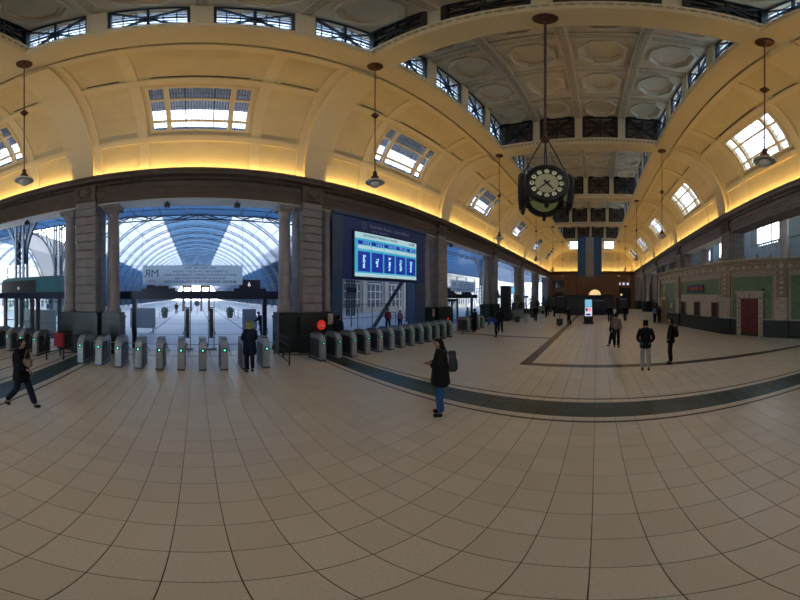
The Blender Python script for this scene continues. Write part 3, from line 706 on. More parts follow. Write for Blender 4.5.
# ------------------------------------------------------------------ flag
fl = thing('flag', 'long hanging blue and white flag with a golden sun before the far wall', 'flag', (PX(4)-.78, YM, 0))
def cloth(y0, y1, z0, z1, n=10):
    m = MB(); vs = []; fs = []
    for i in range(n+1):
        yy = y0 + (y1-y0)*i/n
        for j in range(9):
            z = z0 + (z1-z0)*j/8; xx = .08*sin(yy*3.1)*(1-j/8*.6) + .03*sin(yy*8+j)
            vs.append((xx, yy, z))
    for i in range(n):
        for j in range(8): fs.append((i*9+j, (i+1)*9+j, (i+1)*9+j+1, i*9+j+1))
    N = len(vs); vs += [(x+.02, y_, z) for x, y_, z in vs]; fs += [tuple(N+i for i in f[::-1]) for f in fs]
    m.add(vs, fs); return m
fy = .15
ob('blue_stripe', cloth(fy+.7, fy+2.1, 6.15, 13.2), fl, mt='flag_blue'); ob('blue_stripe', cloth(fy-2.1, fy-.7, 6.15, 13.2), fl, mt='flag_blue')
ob('white_stripe', cloth(fy-.7, fy+.7, 6.15, 13.2), fl, mt='flag_white')
sun = MB().lathe([(.3,-.02),(.3,.02)], (-.12, fy, 9.7), 16, 'x')
for i in range(16):
    a = 2*pi*i/16; sun.bar((-.12, fy+.3*cos(a), 9.7+.3*sin(a)), (-.12, fy+.52*cos(a), 9.7+.52*sin(a)), .035, 4, .005)
ob('sun_emblem', sun, fl, mt='flag_gold'); ob('pole', MB().bar((0,fy-2.2,13.22),(0,fy+2.2,13.22),.04,8), fl, mt='iron')
for q in (-2, 2): ob('bracket', MB().bar((0,fy+q,13.22),(0,fy+q,12.85),.02).bar((0,fy+q,12.85),(.285,fy+q,12.85),.02), fl, mt='iron')

# ------------------------------------------------------------------ departure board bay (between pillars 0 and 1)
db = thing('departure_board', 'large dark blue departure board with a lit cyan screen between two stone pillars', 'board', (9.8, 10.55, 0))
bx = lambda x0,x1,y0,y1,z0,z1: MB().box(x0-9.8, x1-9.8, y0-10.55, y1-10.55, z0, z1)
ob('panel', bx(6.25, 13.3, 10.62, 11.0, 3.42, 6.88), db, mt='navy')
ob('post', bx(6.25, 6.85, 10.6, 11.3, 0, 6.9), db, mt='navy_side'); ob('post', bx(12.3, 13.3, 10.6, 11.3, 0, 3.42), db, mt='navy_side')
ob('lintel_band', bx(6.25, 13.3, 10.5, 10.62, 6.76, 6.9), db, mt='navy_side')
ob('bezel', bx(7.46, 12.34, 10.52, 10.62, 3.52, 6.02), db, mt='black')
scr = ob('screen', bx(7.53, 12.27, 10.50, 10.52, 3.59, 5.95), db, mt='screen_cyan')
sx = lambda x0,x1,z0,z1,m,nm='screen_field': ob(nm, bx(x0,x1,10.494,10.50,z0,z1), db if nm == 'screen_field' else scr, mt=m)
sx(7.53,12.27,5.62,5.95,'screen_white','header'); sx(7.53,12.27,3.59,3.78,'screen_white','footer')
for k in range(5):
    a = 7.72 + k*.91; b = a+.8
    sx(a,b,5.30,5.50,'screen_blue','train_number'); sx(a+.32,b-.06,5.33,5.47,'screen_text','train_time'); sx(a,b+.08,5.05,5.25,'screen_white','stop_strip'); sx(a,b,3.86,4.92,'screen_blue','column_field')
def put_text(sr, size, mt, loc, parent, base=(9.8,10.55,0), mirror=False, roll=0, bold=0, rz=0, nm='lettering', align='CENTER'):
    me = text_mesh(sr, size, mt, .003, mirror, bold, align)
    if roll: me.transform(Matrix.Rotation(radians(roll), 4, 'Y'))
    o = ob(nm, me, parent, (loc[0]-base[0], loc[1]-base[1], loc[2]-base[2])); o.rotation_euler = (0,0,rz); o['kind'] = 'stuff'; return o
for k, (s_, sz) in enumerate([('Suárez', .28), ('Tigre', .24), ('B. Mitre', .25), ('Capilla', .27), ('Zárate', .27)]):
    a = 7.72 + k*.91
    put_text(s_, sz*.95, 'screen_text', (a+.4, 10.488, 4.39), db, roll=90, bold=.006)
    put_text(['16:42','16:45','16:51','16:58','17:04'][k], .12, 'screen_blue', (a+.53, 10.488, 5.40), db, bold=.002)
put_text('PRÓXIMOS TRENES A PARTIR', .19, 'lettering', (9.3, 10.488, 5.79), db); put_text('16:38', .24, 'lettering', (11.8, 10.488, 5.79), db, bold=.004)
put_text('Estación Retiro  Línea Mitre', .27, 'frame_text', (10.15, 10.61, 6.42), db, bold=.003); put_text('Salidas / Departures', .16, 'frame_text', (9.35, 10.61, 6.16), db)
rg = MB()
for i in range(24):
    a0, a1 = 2*pi*i/24, 2*pi*(i+1)/24; rg.bar((.17*cos(a0),0,.17*sin(a0)), (.17*cos(a1),0,.17*sin(a1)), .012)
rg.bar((0,0,0),(0,0,.12),.011).bar((0,0,0),(.09,0,.03),.011)
ob('clock_symbol', rg, db, (8.2-9.8, .055, 6.42), mt='frame_text')

# ------------------------------------------------------------------ ticket office: bowed pavilion clad in glazed ceramic
KP = [(25.75,-6.45), (21.8,-7.18), (15.3,-8.42), (11.9,-10.4), (9.2,-12.15), (6.5,-13.9)]
KB = (16.0, -10.5)
ko = thing('ticket_office', 'bowed ticket office pavilion clad in cream and green glazed ceramic', 'ticket office', (*KB, 0))
class Facet:
    def __init__(s, i):
        s.a = Vector(KP[i]); s.b = Vector(KP[i+1]); s.L = (s.b-s.a).length; d = (s.b-s.a)/s.L
        s.rz = atan2(d.y, d.x); s.loc = (s.a.x-KB[0], s.a.y-KB[1], 0); s.d = d
    def at(s, u):                                  # distance along the facet under azimuth th of the plan
        th = radians((u-196.5)/(40/9)); v = Vector((sin(th), cos(th))); 
        det = v.x*(-s.d.y) + v.y*s.d.x
        return (v.x*s.a.y - v.y*s.a.x)/det if abs(det) > 1e-9 else 0
    def put(s, name, mb, mt, parent=None): 
        return ob(name, mb, ko, s.loc, s.rz, mt) if parent is None else ob(name, mb, parent, mt=mt)
FC = [Facet(i) for i in range(5)]
def fb(s0, s1, d0, d1, z0, z1): return MB().box(s0, s1, -d1, -d0, z0, z1)   # d = outward
for i, F in enumerate(FC):
    F.put('wall', fb(0, F.L, -.25, 0, 0, 4.9), 'doulton')
    F.put('plinth', fb(-.0, F.L, 0, .10, 0, 1.05).box(0, F.L, -.14, 0, 0, .18).box(0, F.L, -.13, 0, .98, 1.07), 'green_marble')
    F.put('cornice', MB().extx([(0,4.72),(-.14,4.76),(-.18,4.82),(-.3,4.86),(-.34,4.95),(-.3,5.0),(.3,5.0),(.3,4.72)], -.1, F.L+.1), 'doulton')
    fz = fb(0, F.L, 0, .06, 4.12, 4.72); nr = max(3, int(F.L/.42))
    F.put('frieze', fz, 'doulton_relief')
    rel = MB()
    for k in range(nr):
        x = (k+.5)*F.L/nr; rel.lathe([(.02,-.05),(.13 if k % 2 else .09,-.03),(.17 if k % 2 else .1,0)], (x, -.06, 4.42), 8, 'y')
        if k % 2: rel.box(x-.26, x-.16, -.1, -.06, 4.36, 4.42).box(x+.16, x+.26, -.1, -.06, 4.36, 4.42)
    rel.box(0, F.L, -.1, -.06, 4.12, 4.17).box(0, F.L, -.1, -.06, 4.66, 4.72); tag(F.put('frieze_relief', rel, 'doulton'), kind='stuff')
    rl = MB()
    for z in (3.98, 4.06): rl.box(0, F.L, -.09, 0, z-.03, z+.02)
    F.put('moulding', rl, 'doulton')
def panel(F, a, b, z0, z1):
    p = F.put('tile_panel', fb(a, b, 0, .02, z0, z1), 'green_glaze')
    m = MB(); w_ = .07
    for q in ((a-w_,a,z0-w_,z1+w_),(b,b+w_,z0-w_,z1+w_),(a,b,z0-w_,z0),(a,b,z1,z1+w_)): m.box(q[0], q[1], -.07, 0, q[2], q[3])
    F.put('panel_border', m, 'doulton')
def pier(F, s, w_=.3):
    for j in range(9):
        z = 1.07 + j*.36
        F.put('block', MB().cham(s-w_, s+w_, -.17, 0, z+.006, z+.354, .02), 'doulton' if j < 4 else 'doulton_relief')
    m = MB()
    for j in range(5): m.lathe([(.02,-.06),(.12,-.04),(.15,0)], (s, -.17, 2.75+.31*j), 8, 'y')
    m.lathe([(.02,-.07),(.17,-.04),(.2,0)], (s, -.13, 4.43), 8, 'y')
    tag(F.put('pier_relief', m, 'doulton'), kind='stuff'); F.put('pier_base', fb(s-w_-.03, s+w_+.03, 0, .2, 0, 1.07), 'green_marble')
pier(FC[0], .35); pier(FC[1], .25); pier(FC[2], .15, .36); pier(FC[3], .2, .36); pier(FC[4], .3)
# facet 0: door with emblem
F = FC[0]; panel(F, .8, F.L-.3, 1.15, 3.85)
d = F.put('doorway', fb(.95, 1.95, .02, .15, 0, 2.55), 'doulton'); ob('door', MB().box(1.08, 1.82, -.18, -.15, 0, 2.3), d, mt='brown_wall')
F.put('emblem', MB().lathe([(.02,-.1),(.3,-.06),(.42,0)], (1.5, -.02, 3.25), 10, 'y').box(1.2,1.8,-.1,0,2.75,2.9), 'doulton_relief')
F.put('notice', fb(2.6, 3.1, .02, .04, 1.5, 2.0), 'doulton')
# facet 1: three ticket windows under a green panel with a sign
F = FC[1]; panel(F, .62, F.L-.5, 2.72, 3.85)
for u0, u1 in ((681.8, 685.8), (694.5, 700), (712, 718.3)):
    a, b = F.at(u0), F.at(u1)
    t_ = F.put('ticket_window', fb(a-.07, a, 0, .06, 1.07, 2.2).box(b, b+.07, -.06, 0, 1.07, 2.2).box(a-.07, b+.07, -.06, 0, 2.12, 2.2), 'doulton_relief')
    ob('opening', MB().box(a, b, -.02, 0, 1.07, 2.12), t_, mt='black'); ob('curtain', MB().box(a+.05, b-.25, -.03, -.02, 1.1, 2.1), t_, mt='curtain'); ob('ledge', MB().box(a-.08, b+.08, -.2, 0, 1.05, 1.1), t_, mt='green_marble')
for k in range(9): 
    x = .62 + (F.L-1.1)*k/9
sg = F.put('sign_board', fb(F.at(688), F.at(704.8), .06, .12, 2.85, 3.5), 'sign_blue')
x0_, x1_ = F.at(688), F.at(704.8)
ob('sign_stripe', MB().box(x0_+.12, x1_-.12, -.125, -.12, 3.1, 3.32), sg, mt='red_cloth')
me = text_mesh('BOLETERÍA', .2, 'lettering_gold', .003); ob('lettering', me, sg, ((x0_+x1_)/2, -.13, 3.21))
# facet 2: red door in a cream surround on a green panel
F = FC[2]; panel(F, .62, F.L-.45, 1.15, 3.85)
a, b = F.at(742), F.at(759.5)
dr = F.put('door', fb(a, b, .08, .12, 0, 2.45), 'red_door')
for k in range(2):
    xa = a + (b-a)*(.08+.48*k); xb = xa + (b-a)*.38
    for z0, z1 in ((.2, 1.0), (1.15, 2.3)): ob('door_panel', MB().cham(xa, xb, -.14, -.12, z0, z1, .012), dr, mt='red_door')
ob('door_handle', MB().box((a+b)/2+.04, (a+b)/2+.08, -.19, -.14, 1.0, 1.15), dr, mt='iron')
ds = MB().box(a-.3, a, -.2, 0, .0, 2.45).box(b, b+.3, -.2, 0, 0, 2.45).box(a-.3, b+.3, -.2, 0, 2.45, 2.8).box(a-.42, b+.42, -.26, 0, 2.8, 2.92)
F.put('door_surround', ds, 'doulton')
rs = MB().lathe([(.02,-.05),(.1,0)], ((a+b)/2, -.2, 2.63), 8, 'y')
for k in range(7):
    for x in (a-.15, b+.15): rs.box(x-.06, x+.06, -.23, -.2, .45+.32*k, .62+.32*k)
tag(F.put('surround_relief', rs, 'doulton_relief'), kind='stuff')
cam_b = F.put('security_camera', MB().box(b+.3, b+.42, -.4, -.14, 2.95, 3.05).box(b+.34, b+.38, -.16, 0, 2.98, 3.02), 'black')
# facet 3, 4: plain green panels
F = FC[3]; panel(F, .75, F.L-.2, 1.15, 3.85); F = FC[4]; panel(F, .9, F.L-.3, 1.15, 3.85)
ob('roof_slab', MB().ext([(x-KB[0], y_-KB[1]) for x, y_ in KP] + [(6.5-KB[0], -13.8-KB[1]), (25.75-KB[0], -13.8-KB[1])], 4.8, 4.92), ko, mt='doulton')
ob('end_wall', MB().box(25.5-KB[0], 25.75-KB[0], -13.7-KB[1], -6.5-KB[1], 0, 4.9), ko, mt='doulton')
cr_ = MB()
for F in FC[1:4]:
    for k in range(int(F.L/.9)):
        x = F.a.x + F.d.x*(.5+k*.9) - KB[0] - F.d.y*-.15; yy = F.a.y + F.d.y*(.5+k*.9) - KB[1] - .1
        cr_.lathe([(.09,5.0),(.12,5.08),(.05,5.14),(.1,5.22),(.02,5.32)], (x, yy, 0), 6)
tag(ob('cresting', cr_, ko, mt='doulton_relief'), kind='stuff')

# ------------------------------------------------------------------ platforms outside, concourse roof, arched shed
ob('platform_floor', MB().box(-90, 130, 11.75, 235, -.3, -.004), mt='platform')['kind'] = 'structure'
th_ = ob('threshold', MB().box(XL, XR, 10.6, 10.68, -.01, .004).box(XL, XR, 13.3, 13.42, -.01, .006).box(XL, XR, 11.7, 11.78, -.01, .004), mt='brown_tile'); th_['kind'] = 'structure'
pv = MB()
for x in (-3.2, -.9, 1.3, 3.6): pv.box(x-.05, x+.05, 17, 120, -.01, .002)
for y_ in (17, 24, 33, 46, 65): pv.box(-4.5, 4.8, y_-.06, y_+.06, -.01, .003)
ob('paving_lines', pv, mt='steel_pale')['kind'] = 'structure'
ob('street_pavement', MB().box(-60, 9, -60, -9.0, -.3, -.01), mt='platform')['kind'] = 'structure'
R0, ZC, YS0, YS1 = 19.3, -1.5, 30.5, 225
sh = []
def arcpt(a, r=R0): return (r*cos(a), ZC + r*sin(a))
def shell(a0, a1, y0, y1, n, mt, name, parent, th=.03):
    m = MB()
    for i in range(n):
        q0, q1 = a0+(a1-a0)*i/n, a0+(a1-a0)*(i+1)/n
        p = [arcpt(q0), arcpt(q1), arcpt(q1, R0+th), arcpt(q0, R0+th)]; m.exty(p, y0, y1)
    return ob(name, m, parent, mt=mt)
RIBM = MB()
for i in range(36):
    q0, q1 = pi*i/36, pi*(i+1)/36
    RIBM.exty([arcpt(q0, R0-.55), arcpt(q1, R0-.55), arcpt(q1, R0-.40), arcpt(q0, R0-.40)], -.10, .10)
    RIBM.exty([arcpt(q0, R0-.12), arcpt(q1, R0-.12), arcpt(q1, R0-.02), arcpt(q0, R0-.02)], -.10, .10)
    a, b = arcpt(q0, R0-.45), arcpt(q1, R0-.08); RIBM.bar((a[0],0,a[1]), (b[0],0,b[1]), .04)
RIBM = RIBM.mesh('rib', 'steel_pale')
for n_, cx in enumerate((.15, -38.9, 39.2, 78.2, 117.2)):
    r = root('train_shed', (cx, 0, 0)); YS0 = 60.5 if cx > 20 else 30.5
    shell(radians(72), radians(108), YS0, YS1, 6, 'crown_glass', 'crown_panel', r, .1)
    for lo, hi in ((36, 72), (108, 144)): shell(radians(lo), radians(hi), YS0, YS1, 8, 'roof_glass', 'roof_glazing', r)
    for lo, hi in ((6, 36), (144, 174)): shell(radians(lo), radians(hi), YS0, YS1, 6, 'shed_side_glass', 'side_glazing', r)
    for k in range(0, 36 if n_ == 0 else 12): ob('rib', RIBM, r, (0, YS0+5.4*k, 0))
    for a in (8, 15, 22, 29, 36, 43, 50, 57, 64.5, 72, 108, 115.5, 123, 130, 137, 144, 151, 158, 165, 172):
        p = arcpt(radians(a), R0-.15); ob('purlin', MB().bar((p[0],YS0,p[1]), (p[0],YS1,p[1]), .09 if a in (36,72,108,144) else .05), r, mt='steel_pale')
    m = MB()
    for k in range(77): 
        y_ = YS0 + 2.5*k; p = arcpt(radians(72), R0-.03); q = arcpt(radians(108), R0-.03); m.bar((p[0],y_,p[1]+.0), (0,y_,ZC+R0-.05), .05).bar((0,y_,ZC+R0-.05), (q[0],y_,q[1]), .05)
    tag(ob('crown_slat', m, r, mt='steel_pale'), kind='stuff')
# lattice columns between the sheds
def lattice_column(mb, x, y_, z1, w_=.45):
    for dx in (-w_, w_):
        for dy in (-w_*.6, w_*.6): mb.bar((x+dx, y_+dy, 0), (x+dx*.9, y_+dy, z1), .12)
    k = 0; z = 0
    while z < z1-.8:
        s_ = 1 if k % 2 else -1; mb.bar((x-s_*w_, y_-w_*.6, z), (x+s_*w_, y_-w_*.6, z+.9), .035); mb.bar((x-s_*w_, y_+w_*.6, z), (x+s_*w_, y_+w_*.6, z+.9), .035); z += .9; k += 1
for k, (x, yy) in enumerate([(-14.6, 17.8), (-17.4, 28.8), (19.7, 17.5), (19.7, 28.5), (58.7, 17.5), (58.7, 28.5)]):
    m = MB(); zt = 11.4+(yy-11.6)/18.5; lattice_column(m, 0, 0, zt)
    for s_ in (-1, 1):                                    # curved brackets, braced
        P = [(s_*.45, 5.5+0*i) if i == 0 else (s_*(.45+5.2*(1-cos(pi/2*i/7))), 5.5+(zt-5.8)*sin(pi/2*i/7)) for i in range(8)]
        for a, b in zip(P, P[1:]):
            m.bar((a[0],0,a[1]), (b[0],0,b[1]), .17); m.bar((a[0]*.8+0,0,a[1]+.75), (b[0]*.82,0,min(b[1]+.75, zt)), .1); m.bar((a[0],0,a[1]), (b[0]*.82,0,min(b[1]+.75, zt)), .07)
    r = ob('shed_column', m, loc=(x, yy, 0), mt='iron_blue'); tag(r, kind='structure')
# concourse roof: sloping blue glazing on trusses
cr = root('concourse_roof'); ob('glazing', MB().box(16, 170, 30, 60, 12.5, 12.6), cr, mt='blue_glass')
wb = MB()
for k in range(50): wb.bar((16+3*k,30,12.45),(16+3*k,60,12.45),.05)
for k in range(12): wb.bar((16,31+2.5*k,12.44),(170,31+2.5*k,12.44),.045)
tag(ob('glazing_bar', wb, cr, mt='iron_blue'), kind='stuff')
m = MB().extx([(11.5,11.5),(30,12.5),(30,12.6),(11.5,11.6)], -70, 170); ob('glazing', m, cr, mt='blue_glass')
rb = MB()
for k in range(81): x = -70+3*k; rb.bar((x,11.5,11.45),(x,30,12.45),.05)
for k in range(8): y_ = 12+2.5*k; z_ = 11.44+(y_-11.5)/18.5; rb.bar((-70,y_,z_),(170,y_,z_),.045)
tag(ob('glazing_bar', rb, cr, mt='iron_blue'), kind='stuff')
for yy, zt, zb in ((29.6, 12.4, 11.85), (20, 11.8, 11.0)):
    t_ = MB().bar((-70,yy,zb),(110,yy,zb),.09).bar((-70,yy,zt),(110,yy,zt),.07)
    for k in range(46):
        x = -69.8+4*k; t_.bar((x,yy,zb),(x+2,yy,zt),.06).bar((x+2,yy,zt),(x+4,yy,zb),.06)
    ob('truss', t_, cr, mt='iron_blue')
for x in (-7.5, .15, 7.8, -15, 15.3):
    ob('chevron_brace', MB().bar((x-2.3,29.3,11.95),(x,29.3,12.75),.09).bar((x+2.3,29.3,11.95),(x,29.3,12.75),.09).bar((x,29.3,11.9),(x,29.3,13.2),.06), cr, mt='iron_blue')

# station buildings seen through the bays
def building(name, label, x0, x1, y0, hgt, n, arches=True):
    b = thing(name, label, 'building', ((x0+x1)/2, y0, 0)); cx = (x0+x1)/2; wd = (x1-x0)/n
    ob('wall', MB().box(x0-cx, x1-cx, .3, 4, 0, hgt), b, mt='facade')
    ob('cornice', MB().box(x0-cx, x1-cx, -.2, .3, hgt-.5, hgt).box(x0-cx, x1-cx, .05, .3, hgt-1.9, hgt-1.6), b, mt='facade')
    for k in range(n):
        xc = x0-cx+wd*(k+.5)
        ob('pilaster', MB().box(xc-wd/2-.3, xc-wd/2+.3, 0, .3, 0, hgt-.5), b, mt='facade')
        f = MB(); hw = wd*.32
        pr = [(xc-hw,.9),(xc+hw,.9)] + [(xc+hw*cos(pi*i/8), hgt-4.2+hw*.8*sin(pi*i/8)) for i in range(9)] if arches else [(xc-hw,.9),(xc+hw,.9),(xc+hw,hgt-3),(xc-hw,hgt-3)]
        wn_ = ob('window', f.exty(pr, .22, .3), b, mt='facade_dark')
        g = MB()
        for q in (-.5, 0, .5): g.box(xc+q*hw*1.3-.09, xc+q*hw*1.3+.09, .12, .22, .9, hgt-3.6)
        for z in (2.2, 3.5, 4.8): g.box(xc-hw, xc+hw, .12, .22, z-.08, z+.08)
        ob('window_frame', g, wn_, mt='white_paint')
    return b
building('station_building', 'pale station building with tall arched windows behind the teal booth', -62, -24, 36, 8.6, 8)
building('station_building', 'pale station building with white framed windows behind the departure board', 16, 132, 33, 8.2, 24, False)

# gantry over each gate line with boxed platform numbers
def gantry(cx, label, hw=4.1, boxes=()):
    g = thing('gate_gantry', label, 'gantry', (cx, 12.1, 0))
    ob('beam', MB().box(-hw, hw, -.16, .16, 2.42, 2.80), g, mt='gantry')
    for x in (-hw+.95, hw-.95): ob('post', MB().box(x-.1, x+.1, -.1, .1, 0, 2.42), g, mt='gantry')
    for x, s_ in boxes:
        ob('step', MB().box(x-.8, x+.8, -.15, .15, 2.8, 2.93), g, mt='gantry'); b_ = ob('number_box', MB().box(x-.55, x+.5, -.2, .2, 2.93, 3.34), g, mt='gantry')
        if s_: ob('lettering', text_mesh(s_, .3, 'screen_pale', .004, bold=.004), b_, (x-.05, -.205, 3.12))
    return g
g = gantry(.15, 'dark blue gate beam with boxed platform numbers under the white banner', boxes=((-1.95,'7'),(2.4,'6')))
for x in (-.58, .55):
    ob('frame_post', MB().bar((x-.14,0,0),(x-.14,0,2.42),.022).bar((x+.14,0,0),(x+.14,0,2.42),.022).box(x-.17,x+.17,-.03,.03,2.0,2.04).box(x-.17,x+.17,-.03,.03,.55,.59).box(x-.26,x+.26,-.16,.16,0,.05).box(x-.1,x+.1,-.015,.015,.6,1.98), g, mt='steel_dark')
ob('round_sign', MB().lathe([(.13,-.02),(.13,.02)], (-.12,-.17,2.22), 16, 'y').box(-.13,-.11,-.16,-.14,1.7,2.42), g, mt='steel_pale')
gantry(-9.6, 'dark blue gate beam in front of the teal booth', 4.2, ())
gantry(PX(1)+h, 'dark blue gate beam in the bay past the departure board', 3.6, ((-1.4,None),(1.6,None)))
gantry(PX(2)+h, 'dark blue gate beam in the second bay past the departure board', 3.6, ((-1.0,None),))
gantry(PX(3)+h, 'dark blue gate beam in the third bay past the departure board', 3.6, ())

# translucent banners (their print shows mirrored from the hall)
def banner(cx, w_, lab, z0=3.12, z1=4.06, yy=11.38):
    b = thing('banner', lab, 'banner', (cx, yy, 0)); hw = w_/2
    c_ = MB(); vs = []; fs = []
    for i in range(13):
        x = -hw + w_*i/12
        for j in range(3):
            z = [z0, (z0+z1)/2, z1][j]; vs.append((x, .015*sin(i*1.7+j), z + (-.04 if j == 0 and 1 < i < 11 else 0)))
    for i in range(12):
        for j in range(2): fs.append((i*3+j, (i+1)*3+j, (i+1)*3+j+1, i*3+j+1))
    N = len(vs); vs += [(a, b_+.006, c) for a, b_, c in vs]; fs += [tuple(N+k for k in f[::-1]) for f in fs]
    ob('cloth', c_.add(vs, fs), b, mt='banner')
    ob('cable', MB().bar((-hw-1.6,0,z1+.02),(hw+1.6,0,z1+.02),.012).bar((-hw,0,z1),(-hw,0,6.86),.008).bar((hw,0,z1),(hw,0,6.86),.008), b, mt='steel_dark')
    ob('lettering', text_mesh('MR', .5, 'lettering', .002, True), b, (-hw+.42, -.03, z1-.36)); ob('lettering', text_mesh('MITRE', .11, 'lettering', .002, True), b, (-hw+.42, -.03, z1-.68))
    for k, (t_, sz) in enumerate([('PARA VIAJAR DEBE TENER', .12), ('SU TARJETA SUBE CON SALDO Y VALIDAR', .13), ('ANTES DE INGRESAR AL ANDÉN Y CONSERVARLA HASTA', .125), ('FINALIZAR EL RECORRIDO DE SU VIAJE', .13), ('MUCHAS GRACIAS POR SU COLABORACIÓN', .16)]):
        ob('lettering', text_mesh(t_, sz, 'lettering', .002, True, .003 if k == 4 else .001), b, (.35, -.03, z1-.11-.155*k))
    return b
banner(-.18, 4.52, 'long white banner with mirrored dark lettering over the gate beam with the seven', 3.07, 3.93)
banner(PX(1)+h-.2, 4.3, 'white banner with mirrored lettering in the bay past the departure board', 3.05, 3.95)

# teal booth by the left gates
tb = thing('gate_booth', 'teal glazed booth with a rounded roof behind the left turnstiles', 'booth', (-10.0, 13.0, 0))
ob('base', MB().box(-2.3, 2.3, 0, 2.4, 0, .12), tb, mt='steel_dark')
rp = [(-2.4+.0,2.78),(2.4,2.78)] + [(2.4-.0-.35*(1-cos(pi/2*i/5)), 3.4+.35*sin(pi/2*i/5)) for i in range(6)] + [(-2.4+.35*(1-cos(pi/2*i/5)), 3.4+.35*sin(pi/2*i/5)) for i in range(5,-1,-1)]
ob('roof', MB().exty(rp, -.1, 2.5), tb, mt='teal'); ob('fascia', MB().box(-2.3, .55, -.14, -.1, 2.85, 3.6), tb, mt='black')
ob('roof_top', MB().box(-2.1, 2.1, .1, 2.3, 3.75, 3.83), tb, mt='steel_pale')
ob('number', text_mesh('8', .28, 'screen_pale', .004), tb, (-.8, -.16, 3.1))
for x in (-2.2, -1.2, -.75, .15, .6, 2.2): ob('post', MB().box(x-.1, x+.1, 0, .2, .12, 2.78), tb, mt='black')
for a, b in ((-2.1,-1.3), (-.65,.05), (.7,2.1)):
    p_ = ob('glass_panel', MB().box(a, b, .08, .1, .12, 2.78), tb, mt='clear_glass')
    ob('decal', MB().lathe([(.13,-.01),(.13,.01)], ((a+b)/2, .06, 1.95), 14, 'y'), p_, mt='teal')
    ob('rail', MB().box(a, b, .05, .12, .95, 1.0), p_, mt='steel_dark'); ob('rail', MB().box(a, b, .05, .12, 2.2, 2.25), p_, mt='steel_dark')
ob('back_panel', MB().box(-2.2, .6, 2.2, 2.3, .12, 1.6), tb, mt='steel_dark')
for y0_ in (.3, 1.3): ob('glass_panel', MB().box(2.18, 2.2, y0_, y0_+.85, .12, 2.78), tb, mt='clear_glass')

# dark glazed cubicle of the next bay and the box behind the third bay
def cubicle(cx, label, w_=1.6, hgt=2.7, yy=11.6):
    c = thing('gate_cubicle', label, 'cubicle', (cx, yy, 0)); ob('roof', MB().box(-w_, w_, 0, 1.6, hgt-.25, hgt), c, mt='black')
    for x in (-w_+.08, -w_*.35, w_*.35, w_-.08): ob('post', MB().box(x-.07, x+.07, 0, .12, 0, hgt-.25), c, mt='black')
    for a, b in ((-w_+.15, -w_*.35-.07), (-w_*.35+.07, w_*.35-.07), (w_*.35+.07, w_-.15)): ob('glass_panel', MB().box(a, b, .05, .07, .1, hgt-.25), c, mt='clear_glass')
    ob('counter', MB().box(-w_+.1, w_-.1, .5, 1.2, 0, 1.0), c, mt='navy'); return c
cubicle(18.9, 'black framed glass cubicle in the bay past the departure board', 1.6, 2.38, 12.35)
o = thing('control_box', 'tall black control box beside the second bay past the departure board', 'box', (25.6, 9.4, 0)); ob('body', MB().box(-.55, .55, -.3, .5, 0, 3.6), o, mt='black'); ob('cap', MB().box(-.6, .6, -.35, .55, 3.6, 3.72), o, mt='steel_dark')
o = thing('monitor', 'small bright blue monitor hung in the second bay past the departure board', 'monitor', (33.0, 11.3, 0)); ob('screen', MB().box(-.75, .75, -.05, 0, 3.1, 3.9), o, mt='screen_sky'); ob('case', MB().box(-.8, .8, 0, .12, 3.05, 3.95), o, mt='black'); ob('hanger', MB().bar((0,.06,3.95),(0,.06,6.85),.03), o, mt='iron')

# fences on the platform, planters
def fence(name, label, pts, hgt=1.05, step=1.5, cat='fence', mt='steel_dark', pickets=0, rails=(1.0,.55), parts=True):
    f = thing(name, label, cat, (*pts[0], 0)); o0 = Vector((*pts[0], 0))
    rl_ = MB(); pk = MB()
    for a, b in zip(pts, pts[1:]):
        a = Vector((*a, 0)) - o0; b = Vector((*b, 0)) - o0; L = (b-a).length; n = max(1, round(L/step))
        for k in range(n+1):
            q = a + (b-a)*k/n
            if k or a.length == 0: ob('post', MB().bar(q, q+Vector((0,0,hgt)), .03, 6), f, mt=mt)
        for z in rails: ob('rail', MB().bar(a+Vector((0,0,hgt*z)), b+Vector((0,0,hgt*z)), .02, 6), f, mt=mt)
        if pickets:
            m_ = int(L/pickets)
            for k in range(1, m_): q = a + (b-a)*k/m_; pk.bar(q+Vector((0,0,hgt*rails[-1])), q+Vector((0,0,hgt)), .009)
    if pickets: tag(ob('picket', pk, f, mt=mt), kind='stuff')
    return f
fence('platform_fence', 'long pale railing along the left edge of the sunlit platform', [(-4.6, 22), (-4.6, 110)], step=3, mt='steel_pale', rails=(1,.6,.25))
fence('platform_fence', 'long pale railing along the right edge of the sunlit platform', [(4.8, 17), (4.8, 110)], step=3, mt='steel_pale', rails=(1,.6,.25))
for x, lb in ((-3.9, 'left'), (4.1, 'right')):
    o = thing('planter', 'dark round planter by the %s platform railing' % lb, 'planter', (x, 31, 0)); ob('pot', MB().lathe([(.3,0),(.42,.5),(.45,.55)], (0,0,0), 12), o, mt='steel_dark'); ob('foliage', MB().lathe([(.3,.5),(.5,.8),(.42,1.15),(.1,1.35)], (0,0,0), 9), o, mt='foliage')
o = ob('info_panel', MB().box(-.9,.9,-.05,.05,.35,1.75).box(-.8,-.7,-.05,.05,0,.4).box(.7,.8,-.05,.05,0,.4), loc=(-3.75, 17.5, 0), mt='wall_blue'); tag(o, 'blue standing panel beside the left post of the central gate', 'panel')
o = ob('info_panel', MB().box(-.45,.45,-.05,.05,.35,1.75).box(-.4,-.3,-.05,.05,0,.4).box(.3,.4,-.05,.05,0,.4), loc=(3.4, 16.2, 0), mt='wall_blue'); tag(o, 'small blue standing panel behind the cyclist at the central gate', 'panel')
fence('yard_fence', 'dark mesh fence seen below the departure board', [(8.2, 15.0), (15.2, 15.0)], hgt=2.0, step=1.4, pickets=.12, rails=(1,.5,.05), mt='iron_blue')
